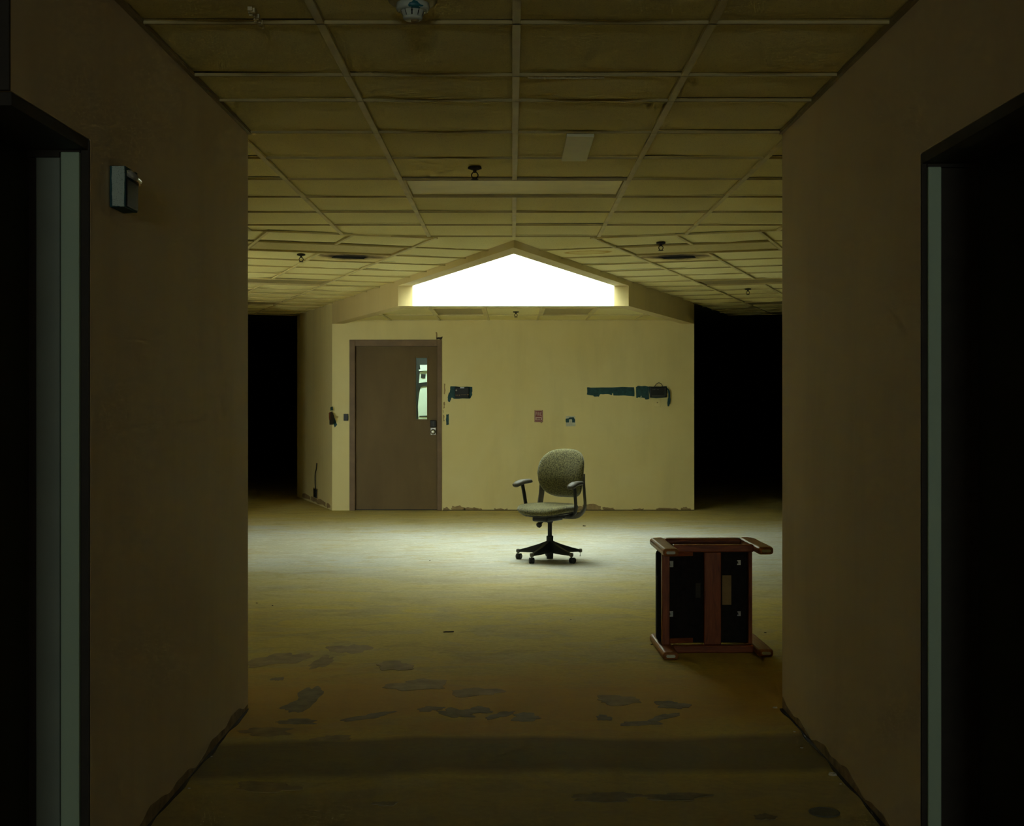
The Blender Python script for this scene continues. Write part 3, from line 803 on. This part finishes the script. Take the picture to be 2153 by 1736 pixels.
t = tag(empty('wall_box', (bx, BACK, bz)), 'black junction box with a loose wire loop and hanging strip at the right wall end', 'junction box')
bm = bmnew(); box(bm, -.108, .102, -.05, -.002, -.066, .066); obj('box', bm, M_BLACK, t, bevel=.008)
bm = bmnew()
for (a,b,c,d) in ((-.085,.082,-.052,-.046),(.076,.082,-.046,.05)): box(bm, a, b, -.054, -.0505, c, d)
obj('edge_strip', bm, M_GREY, t)
for i, (a, b) in enumerate(((-.075, -.066), (-.058, -.042), (-.022, -.014), (-.010, .0))):
    bm = bmnew(); box(bm, a, b, -.053, -.0505, .028, .036); obj('print_mark', bm, M_GREY, t)
bm = bmnew(); sweep(bm, smoothpath([(-.055, -.03, .06), (-.035, -.03, .09), (-.004, -.035, .114), (.03, -.03, .105), (.045, -.03, .085), (.048, -.03, .06)], 5), .0035, .0035, (0,1,0), 6); obj('wire', bm, M_BLACK, t, True)
bm = bmnew(); sweep(bm, smoothpath([(.095, -.03, .05), (.118, -.035, .03), (.132, -.03, -.01), (.134, -.03, -.06), (.130, -.025, -.12), (.122, -.02, -.178)], 5), [.008]*8+[.012]*9+[.018]*6+[.012]*2+[.003], .003, (0,1,0), 8); obj('hanging_strip', bm, M_TEAL, t)
bx, bz = bpx(1382, 846)
t = tag(empty('blank_wall_plate', (bx, BACK, bz)), 'cream blank cover plate under the black junction box', 'wall plate')
bm = bmnew(); box(bm, -.042, .042, -.007, -.0005, -.052, .052); obj('plate', bm, M_WALL, t, bevel=.003)
bm = bmnew(); lathe(bm, [(0, 0), (.008, 0), (.007, .003), (0, .004)], 12, Matrix.Translation((-.0, -.007, .0)) @ Matrix.Rotation(R(90), 4, 'X')); obj('screw', bm, M_SCUFF, t)
# FIRE sign
bx, bz = bpx(1132.5, 874.8)
sign = tag(empty('fire_sign', (bx, BACK, bz)), 'small red FIRE sign on the cream back wall above the office chair', 'sign')
bm = bmnew(); box(bm, -.052, .052, -.006, -.0005, -.074, .074); obj('plate', bm, M_REDP, sign, bevel=.002)
bm = bmnew()
for (a,b,c,d) in ((-.046,-.043,-.068,.068),(.043,.046,-.068,.068),(-.043,.043,.064,.068),(-.043,.043,-.068,-.065),(-.043,.043,-.012,-.008)): box(bm, a, b, -.0072, -.0061, c, d)
obj('border', bm, M_SIGNW, sign)
def text(body, parent, size, loc, m, sx=1.0, name='lettering'):
    cu = bpy.data.curves.new(name, 'FONT'); cu.body = body; cu.size = size; cu.align_x = 'CENTER'; cu.align_y = 'CENTER'; cu.extrude = .0006; cu.space_character = 1.12
    o = bpy.data.objects.new(name, cu); C.objects.link(o)
    dg = bpy.context.evaluated_depsgraph_get(); me = bpy.data.meshes.new_from_object(o.evaluated_get(dg))
    C.objects.unlink(o); bpy.data.objects.remove(o)
    o = bpy.data.objects.new(name, me); C.objects.link(o); me.materials.clear(); me.materials.append(m)
    o.parent = parent; o.location = loc; o.rotation_euler = (R(90), 0, 0); o.scale = (sx, 1, 1); return o
text('FIRE', sign, .068, (0, -.0068, .026), M_SIGNW, .55)
bm = bmnew(); box(bm, -.036, .036, -.0072, -.0061, -.050, -.018); obj('pictogram_panel', bm, M_SIGNW, sign)
bm = bmnew(); box(bm, -.028, .028, -.0082, -.0073, -.046, -.024); obj('pictogram_block', bm, M_REDP, sign)
bm = bmnew()
for i in range(5): box(bm, -.018+.0075*i, -.0125+.0075*i, -.009, -.0083, -.038, -.032)
obj('small_print', bm, M_SIGNW, sign)
bm = bmnew(); prism(bm, [(.024, -.078), (.045, -.076), (.028, -.088)], .0005, .004, Matrix(((1,0,0,0),(0,0,-1,0),(0,1,0,0),(0,0,0,1)))); obj('torn_corner', bm, M_DEBRIS, sign)
# outlet with a wire on the angled face
sO, zO = fpx(660, 1036)
pO = MF @ Vector((sO, zO, 0)); RF = math.atan2(-CU, SU)  # x axis along the wall towards the viewer side
t = tag(empty('floor_outlet', pO, (0, 0, math.atan2(-CU, SU))), 'black outlet box with a wire rising from it, low on the left angled wall', 'outlet')
bm = bmnew(); box(bm, -.15, .14, -.012, -.0005, -.062, .062); obj('cover_plate', bm, M_LABEL, t, bevel=.003)
bm = bmnew(); box(bm, -.02, .14, -.03, -.0125, -.056, .056); obj('box', bm, M_BLACK, t, bevel=.003)
bm = bmnew(); sweep(bm, smoothpath([(.06, -.02, .05), (.04, -.02, .16), (.05, -.02, .26), (.12, -.02, .32), (.13, -.015, .40)], 5), .007, .007, (0,1,0), 6); obj('wire', bm, M_BLACK, t, True)

# ------------------------------------------------------------------ strobe on the corridor wall
def strobe():
    ys, ye, z0, z1, out = 3.837, 3.968, 1.944, 2.065, .047
    t = tag(empty('alarm_strobe', (-HW, ys, z0)), 'teal-edged alarm strobe box with a white end on the left corridor wall', 'alarm strobe')
    h = z1-z0; L = ye-ys
    bm = bmnew(); prism(bm, [(0.0005, .0), (out, 0), (out, L*.95), (.0005, L)], 0, h); obj('housing', bm, M_TEAL, t, bevel=.002)
    tm = NT('speckled_white_foam'); n = tm.noise(tm.coord('Object'), 300, 3, .7); tm.col(tm.ramp(n, [(.32, (.10, .14, .13)), (.42, (.50, .60, .54))])); tm.set(.8)
    bm = bmnew(); pts = ragged([(.0095, .004), (out-.003, .001), (out-.002, h-.002), (.008, h-.002)], 7, .0009)
    prism(bm, pts, .0005, .004, Matrix(((1,0,0,0),(0,0,-1,0),(0,1,0,0),(0,0,0,1)))); obj('end_strip', bm, tm.m, t)
    bm = bmnew(); box(bm, out+.0005, out+.004, .006, L-.012, .004, h*.70); obj('face', bm, M_BLACK, t, bevel=.002)
    bm = bmnew(); sweep(bm, [(out+.005, .012, h*.84), (out+.012, .05, h*.80), (out+.010, .10, h*.74)], .011, .010, (0,0,1), 8); obj('lens', bm, M_CLEAR, t, True)
    bm = bmnew(); lathe(bm, [(0, 0), (.006, 0), (.006, .012), (0, .013)], 10, Matrix.Translation((out+.004, .03, h*.86)) @ Matrix.Rotation(R(60), 4, 'Y')); obj('reflector', bm, M_STEEL, t, True)
    bm = bmnew(); sweep(bm, smoothpath([(out+.004, .03, h*.80), (out+.016, .07, h*.72), (out+.012, .105, h*.66)], 4), .0022, .0022, (0,0,1), 6); obj('tube_wire', bm, simple('brass_wire', (.55,.35,.1), .3, 1), t, True)
strobe()

# dirty line along the foot of the corridor walls (adhesive left where the baseboard was pulled off)
def footline(side, y0, y1, parent):
    bm = bmnew(); y = y0; pts = [(y0, 0.0)]
    n = 70; ups = []
    for i in range(n+1):
        yy = y0+(y1-y0)*i/n; ups.append((yy, .030+.010*math.sin(i*.45+side)+.012*math.sin(i*.17+2*side)+.003*math.sin(i*1.1)))
    poly = [(y0, .001)] + [(y1, .001)] + ups[::-1]
    M = Matrix(((0,0,-side,side*HW),(1,0,0,0),(0,1,0,0),(0,0,0,1)))
    prism(bm, poly, .0, .0015, M); obj('adhesive_line', bm, M_SCUFFD, parent)
M_SCUFFD = simple('old_adhesive_brown', (.34, .25, .14), .85, scale=20, var=.4, kind='World')
footline(-1, JL+.02, CORNER-.01, wall_left); footline(1, JR+.02, CORNER-.01, wall_right)
for s, par in ((-1, wall_left), (1, wall_right)):
    bm = bmnew(); q = 60; a0 = 3.9
    inner = [(s*(HW-.002), a0), (s*(HW-.002), CORNER-.02)]
    edge = [(s*(HW-.012-.005*math.sin(i*.4+s)-.002*math.sin(i*.9)), CORNER-.02-(CORNER-.02-a0)*i/q) for i in range(q+1)]
    prism(bm, inner+edge, .0005, .003); obj('floor_gap', bm, M_GAPSHADE, par)

# ------------------------------------------------------------------ office chair
def cushion(bm, outline, prof, fn):
    """outline(a)->(x,y) unit loop; prof list of (scale, z); fn deforms"""
    seg = 40; rings = []
    for sc, z in prof:
        if sc == 0: rings.append([bm.verts.new(fn(Vector((0, 0, z))))]); continue
        rings.append([bm.verts.new(fn(Vector((outline(2*math.pi*k/seg)[0]*sc, outline(2*math.pi*k/seg)[1]*sc, z)))) for k in range(seg)])
    for a, b in zip(rings, rings[1:]):
        for k in range(seg):
            k2 = (k+1) % seg
            if len(a) == 1: bm.faces.new((a[0], b[k], b[k2]))
            elif len(b) == 1: bm.faces.new((a[k], a[k2], b[0]))
            else: bm.faces.new((a[k], a[k2], b[k2], b[k]))
    return bm
def sup(a, n): 
    c, s = math.cos(a), math.sin(a)
    return (math.copysign(abs(c)**(2/n), c), math.copysign(abs(s)**(2/n), s))
def office_chair():
    th = R(-35)
    t = tag(empty('office_chair', (.311, 11.23, 0), (0, 0, th)), 'olive speckled swivel office chair with armrests standing in the light pool', 'chair')
    # seat
    def so(a): x, y = sup(a, 2.9); w = .245 + .012*(-y); return (x*w, y*.225)
    def sf(p):
        z = p.z + .44; yy = p.y
        if yy < -.06: z -= .9*(yy+.06)**2
        z += .5*max(0, yy-.05)**2 + .20*p.x*p.x
        return Vector((p.x, yy-.02, z))
    bm = bmnew()
    cushion(bm, so, [(0, -.032), (.5, -.032), (.86, -.030), (.95, -.022), (1.0, -.002), (.99, .014), (.95, .026), (.86, .032), (.6, .029), (.3, .024), (0, .022)], sf)
    obj('seat', bm, M_FAB, t, True)
    bm = bmnew(); cushion(bm, so, [(0, -.048), (.66, -.048), (.86, -.040), (.90, -.028), (0, -.028)], sf); obj('seat_pan', bm, M_CHFR, t, True)
    # backrest
    def bo(a):
        x, y = sup(a, 3.5 if math.sin(a) < 0 else 2.9); w = .236*(1 - .12*max(0, -y) - .03*max(0, y-.4)); return (x*w, y*.212)
    def bf(p):
        x, z, d = p.x, p.y, p.z
        y = .185 + .10*z + d - .55*x*x + .95*max(0, z+.03)**2 + 2.4*max(0, -z-.02)**2
        return Vector((x, y, .738 + z))
    bm = bmnew()
    cushion(bm, bo, [(0, -.022), (.35, -.022), (.65, -.023), (.86, -.022), (.96, -.014), (1.0, .004), (.98, .018), (.93, .026), (0, .030)], bf)
    obj('backrest', bm, M_FAB, t, True)
    bm = bmnew(); cushion(bm, bo, [(0, .027), (.90, .027), (.93, .034), (.86, .042), (0, .046)], bf); obj('back_shell', bm, M_CHGR, t, True)
    for s in (-1, 1):
        p = smoothpath([(s*.05, .06, .372), (s*.14, .11, .375), (s*.205, .16, .395), (s*.232, .195, .455), (s*.222, .205, .56), (s*.215, .205, .65), (s*.215, .205, .74)], 5)
        n = len(p)
        bm = bmnew(); sweep(bm, p, [.020+.010*min(1, i/(n*.5)) - .012*max(0, (i-n*.75)/(n*.25)) for i in range(n)], .0105, (s, .35, .25), 10, 2.6); obj('back_upright', bm, M_CHGR, t, True)
    # arms
    for s in (-1, 1):
        p = [(s*.262, .105, .662), (s*.264, .08, .668), (s*.268, .02, .668), (s*.272, -.04, .664), (s*.278, -.085, .652), (s*.280, -.115, .640), (s*.279, -.128, .634)]
        bm = bmnew(); sweep(bm, p, [.014, .028, .032, .036, .040, .032, .014], [.010, .018, .021, .022, .023, .019, .010], (0, 0, 1), 14, 2.4); ap = obj('arm_pad', bm, M_PAD, t, True)
        p = smoothpath([(s*.268, -.030, .655), (s*.262, -.008, .56), (s*.255, .012, .46), (s*.235, .025, .405), (s*.16, .035, .385), (s*.06, .045, .378)], 5)
        bm = bmnew(); sweep(bm, p, .019, .010, (s, .0, .2), 10, 2.6); obj('arm_post', bm, M_CHFR, t, True)
    # mechanism
    bm = bmnew(); box(bm, -.075, .075, -.165, .10, .342, .388); obj('tilt_mechanism', bm, M_CHFR, t, bevel=.014)
    bm = bmnew(); box(bm, -.19, .19, -.10, -.055, .374, .388); box(bm, -.19, .19, .05, .10, .374, .390); obj('seat_support', bm, M_CHFR, t, bevel=.004)
    bm = bmnew(); sweep(bm, [(-.03, -.06, .345), (-.055, -.065, .318)], .011, .011, (0,1,0), 10)
    sweep(bm, [(-.052, -.064, .322), (-.06, -.066, .312), (-.075, -.07, .298), (-.08, -.071, .293)], [.014, .024, .024, .014], [.014, .024, .024, .014], (0,1,0), 12); obj('tension_knob', bm, M_CHFR, t, True)
    # column and base
    bm = bmnew(); lathe(bm, [(0, .35), (.030, .35), (.026, .325), (.0185, .322), (.0185, .19), (0, .19)], 20); obj('gas_column', bm, M_CHFR, t, False)
    bm = bmnew(); lathe(bm, [(0, .212), (.026, .212), (.030, .205), (.029, .18), (.031, .16), (.030, .06), (.028, .014), (0, .012)], 22); obj('base_hub', bm, M_CHFR, t, False, .002)
    for q in range(5):
        aw = R(92+72*q); a = aw - th; ca, sa = math.cos(a), math.sin(a)
        d = Vector((ca, sa, 0)); n = Vector((-sa, ca, 0)); Rr = .283
        bm = bmnew()
        st = [(.02, .030, .072, .170), (.10, .026, .066, .138), (.20, .020, .064, .106), (.265, .017, .064, .088), (Rr, .015, .064, .086)]
        rings = []
        for (r, hw, zb, zt) in st:
            p = d*r; rings.append([bm.verts.new(p+n*x+Vector((0,0,z))) for x, z in ((-hw*.8, zb), (hw*.8, zb), (hw, zb+(zt-zb)*.4), (hw*.7, zt), (-hw*.7, zt), (-hw, zb+(zt-zb)*.4))])
        for A, B in zip(rings, rings[1:]):
            for k in range(6): bm.faces.new((A[k], A[(k+1)%6], B[(k+1)%6], B[k]))
        bm.faces.new(rings[0]); bm.faces.new(rings[-1][::-1])
        leg = obj('base_leg', bm, M_CHFR, t, bevel=.003)
        tip = d*Rr
        bm = bmnew(); lathe(bm, [(0, .058), (.013, .058), (.017, .064), (.018, .082), (.012, .090), (0, .091)], 14, Matrix.Translation(tip)); obj('end_cap', bm, M_CHGR, leg, True)
        deg = (92+72*q) % 360
        if abs(deg-20) < 3:            # this caster is missing, only its pin is left
            bm = bmnew(); lathe(bm, [(0, .062), (.0035, .062), (.0035, .034), (.006, .032), (.006, .026), (0, .025)], 8, Matrix.Translation(tip)); obj('caster_pin', bm, M_STEEL, leg); continue
        bm = bmnew()
        wa = {92: 70, 164: 60, 236: 95, 308: 40}[deg]
        w_ = R(wa) - th
        ax = Vector((math.cos(w_+math.pi/2), math.sin(w_+math.pi/2), 0)); off = Vector((math.cos(w_), math.sin(w_), 0))*.014
        c0 = tip+off+Vector((0, 0, .0255))
        Mz = Matrix.Translation(c0) @ ax.to_track_quat('Z', 'Y').to_matrix().to_4x4()
        for s in (-1, 1): lathe(bm, [(0, s*.004), (.023, s*.004), (.0255, s*.008), (.0255, s*.019), (.020, s*.023), (0, s*.023)], 18, Mz)
        cs = obj('caster', bm, M_BLACK, leg, False)
        bm = bmnew(); lathe(bm, [(0, .062), (.006, .062), (.006, .030), (0, .030)], 8, Matrix.Translation(tip)); lathe(bm, [(0, -.010), (.0285, -.010), (.0285, .010), (0, .010)], 18, Mz @ Matrix.Translation((0,0,0)) @ Matrix.Scale(.72, 4)); obj('caster_stem', bm, M_CHFR, leg)
office_chair()

# ------------------------------------------------------------------ overturned wooden armchair lying on its side
def overturned():
    t = tag(empty('wooden_armchair', (1.081, 7.215, 0), (0, 0, R(1.5))), 'cherry wood armchair lying on its side, underside and legs facing the viewer', 'chair')
    def leg(s, z0, z1, outer_round=True):
        bm = bmnew()
        xo, xi = s*.303, s*.218
        yf = -.285 if s < 0 else -.215
        pts = [(xi, yf), (xo, yf)]
        rr = .06; cx, cy = xo-s*rr, .305-rr
        pts += [(cx+s*rr*math.cos(R(a)), cy+rr*math.sin(R(a))) for a in range(0, 91, 15)]
        pts += [(xi, .305)]
        prism(bm, pts, z0, z1); o = obj('leg', bm, M_WOODY, t, bevel=.016, seg=3)
        for p in o.data.polygons: p.use_smooth = False
        bm = bmnew(); c = s*.262; hw, hz = .024, .0075; zc = (z0+z1)/2
        pg = [(c+sg*(hw-hz)+hz*math.cos(R(a)), zc+hz*math.sin(R(a))) for sg, rng in ((1, range(-90, 91, 30)), (-1, range(90, 271, 30))) for a in rng]
        prism(bm, pg, -.0, .004, Matrix(((1,0,0,0),(0,0,-1,yf),(0,1,0,0),(0,0,0,1)))); obj('foot_glide', bm, M_WHITE, o)
    for (z0, z1) in ((.0, .042), (.548, .590)):
        for s in (-1, 1): leg(s, z0, z1)
        bm = bmnew(); box(bm, -.219, .219, -.095, -.050, z0+.001, z1-.001); obj('side_stretcher', bm, M_WOODX, t, bevel=.005)
        bm = bmnew(); box(bm, -.219, .219, .235, .303, z0+.002, z1-.002); obj('arm_rail', bm, M_WOODX, t, bevel=.010)
    bm = bmnew(); box(bm, -.280, -.238, -.085, -.045, .043, .547); obj('front_rail', bm, M_WOODZ, t, bevel=.004)
    bm = bmnew(); box(bm, -.048, .044, -.082, -.05, .043, .547); obj('seat_crossbar', bm, M_WOODZ, t, bevel=.004)
    bm = bmnew(); box(bm, .196, .216, -.075, -.045, .043, .547); obj('rear_rail', bm, M_WOODZ, t, bevel=.003)
    bm = bmnew(); box(bm, -.237, .205, -.015, -.008, .043, .547); seat = obj('seat_underside', bm, M_CAMBRIC, t)
    bm = bmnew(); box(bm, -.295, .205, -.006, .085, .045, .545); obj('seat_cushion', bm, M_CAMBRIC, t, bevel=.02)
    bm = bmnew(); box(bm, .13, .205, .087, .232, .045, .545); obj('back_cushion', bm, M_CAMBRIC, t, bevel=.02)
    bm = bmnew(); box(bm, .062, .112, -.0165, -.0152, .25, .412); obj('paper_label', bm, M_LABEL, t)
    bm = bmnew(); box(bm, -.085, -.058, -.0165, -.0152, .29, .37); obj('paper_label', bm, M_LABELD, t)
    for x, z, m, sc in ((-.224, .478, M_WHITE, 1), (-.224, .205, M_WHITE, .9), (.150, .485, M_STEEL, .8), (.150, .205, M_STEEL, .8)):
        bm = bmnew(); s = .012*sc
        box(bm, x-s, x+s, -.040, -.036, z-s*1.4, z-s*.6); box(bm, x-s, x+s, -.040, -.036, z+s*.6, z+s*1.4); box(bm, x+s*.2, x+s, -.040, -.036, z-s*.6, z+s*.6); box(bm, x-s*.4, x+s, -.036, -.0155, z-s*.5, z+s*.5)
        obj('corner_clip', bm, m, t)
    for s in (-1, 1):
        bm = bmnew(); prism(bm, [(-.236, -.045), (-.236, -.018), (-.10, -.018)], (.044 if s < 0 else .520), (.070 if s < 0 else .546)); obj('corner_block', bm, M_WOODX, t)
overturned()

# ------------------------------------------------------------------ small things on the floor
bm = bmnew(); lathe(bm, [(0, 0.001), (.051, .001), (.052, .004), (.048, .006), (.046, .0045), (0, .0045)], 28)
tag(obj('drain_cover', bm, simple('dull_metal_cap', (.13, .13, .10), .6, scale=30), loc=(1.028, 4.364, 0)), 'round metal cleanout cap in the floor near the right wall', 'drain')
bm = bmnew(); prism(bm, [(-.03, -.006), (.028, .004), (.031, .010), (-.02, .003)], .0, .006); tag(obj('dark_splinter', bm, M_DEBRIS, loc=(-.39, 7.755, 0)), 'short dark splinter lying in the middle of the floor', 'debris')
def chip(x, y, s, label, m, group):
    bm = bmnew(); n = random.randint(5, 7); pts = [(s*random.uniform(.6, 1.1)*math.cos(2*math.pi*i/n), s*.7*random.uniform(.6, 1.1)*math.sin(2*math.pi*i/n)) for i in range(n)]
    prism(bm, pts, 0, s*.45)
    for v in bm.verts:
        if v.co.z > 0: v.co.x *= .8; v.co.y *= .75; v.co.z *= random.uniform(.6, 1.2)
    tag(obj('plaster_chip' if m is M_CHIP else 'dirt_crumb', bm, m, loc=(x, y, 0)), label, 'debris', group)
gx = 'plaster chips along the foot of the right corridor wall'
def fl(px, py): d = F*H/(py-PY0); return ((px-PX0)*d/F+CAMX, d)
for (px, py, s, lb) in ((1752, 1629, .020, 'largest pale plaster chip at the foot of the right corridor wall'), (1640, 1488, .014, 'plaster chip at the very corner of the right corridor wall'),
                        (1685, 1572, .008, 'small plaster chip on the floor in the dark band by the right wall'), (1670, 1538, .007, 'tiny plaster chip just past the right corridor corner'),
                        (1776, 1648, .006, 'tiny plaster crumb below the largest chip at the right wall')):
    x, y = fl(px, py); chip(min(x, HW-.03), y, s, lb, M_CHIP, gx)
for (px, py, s, lb) in ((397, 1657, .007, 'small pale chip at the foot of the left corridor wall'), (445, 1590, .005, 'tiny pale crumb at the left corridor wall nearer the corner')):
    x, y = fl(px, py); chip(max(x, -HW+.02), y, s, lb, M_CHIP, 'pale chips at the left wall')
for (px, py, s, lb) in ((1228, 1106, .022, 'dark crumb on the floor behind the office chair'), (1609, 1330, .010, 'dark crumb on the floor right of the overturned armchair'),
                        (540, 1268, .008, 'dark crumb on the floor near the left corridor corner'), (573, 1273, .008, 'second dark crumb beside the left corridor corner'),
                        (1200, 1302, .006, 'dark speck between the office chair and the armchair'), (1370, 1355, .008, 'crumb beside the lower front foot of the armchair'),
                        (904, 1178, .008, 'dark speck in the light pool left of the office chair')):
    x, y = fl(px, py); chip(x, y, s, lb, M_DEBRIS, 'dark crumbs on the floor')

# dark scraped adhesive marks left on the concrete (thin films, parts of the floor)
M_STAIN = simple('dark_adhesive_film', (.25, .21, .115), .8, scale=16, var=.3, kind='World')
M_STAIN2 = simple('thin_adhesive_film', (.34, .255, .10), .8, scale=12, var=.3, kind='World')
NST = [0]
def stain(px, py, rx, ry, ang=0, m=None, n=34, wob=.35, seed=0):
    """blob around the floor point under a pixel; rx, ry in pixels across / along the view"""
    rnd = random.Random(int(px*7+py)); x, y = fl(px, py)
    sx = y/F; sy = y*y/(F*H)
    ph = [rnd.uniform(0, 6.3) for _ in range(4)]; bm = bmnew(); pts = []
    for i in range(n):
        a = 2*math.pi*i/n
        r = 1 + wob*(.5*math.sin(2*a+ph[0]) + .35*math.sin(3*a+ph[1]) + .3*math.sin(5*a+ph[2]) + .25*math.sin(9*a+ph[3])) + rnd.uniform(-.06, .06)
        ux, uy = rx*r*math.cos(a), ry*r*math.sin(a)
        ca, sa = math.cos(R(ang)), math.sin(R(ang))
        pts.append((x+(ux*ca-uy*sa)*sx, y+(ux*sa+uy*ca)*sy))
    NST[0] += 1; prism(bm, pts, .0, .0005+.00008*NST[0]); return obj('adhesive_mark', bm, m or M_STAIN, floor)
for a in ((652, 1462, 22, 22, 0), (628, 1482, 30, 14, 20), (585, 1386, 55, 14, 8, M_STAIN2), (676, 1392, 22, 12, 30, M_STAIN2), (584, 1427, 12, 4), (735, 1364, 40, 10, 0, M_STAIN2),
          (625, 1517, 48, 5), (775, 1506, 44, 6, 10), (560, 1538, 60, 8, 0, M_STAIN2), (700, 1552, 36, 7, 0, M_STAIN2), (905, 1490, 26, 5), (960, 1499, 40, 8, -8), (1008, 1493, 30, 6), (1052, 1503, 26, 6, 12),
          (1105, 1508, 32, 8), (880, 1440, 60, 12, 0, M_STAIN2), (1000, 1455, 50, 9, 0, M_STAIN2), (1270, 1509, 18, 5), (1345, 1521, 38, 5), (1395, 1508, 34, 5, 14), (1412, 1482, 33, 8), (1300, 1472, 50, 9, 0, M_STAIN2),
          (1272, 1676, 74, 9), (1420, 1675, 66, 8), (1610, 1718, 20, 7), (810, 1690, 22, 5), (560, 1655, 70, 10, 0, M_STAIN2), (830, 1400, 40, 9, 0, M_STAIN2)):
    stain(*a)
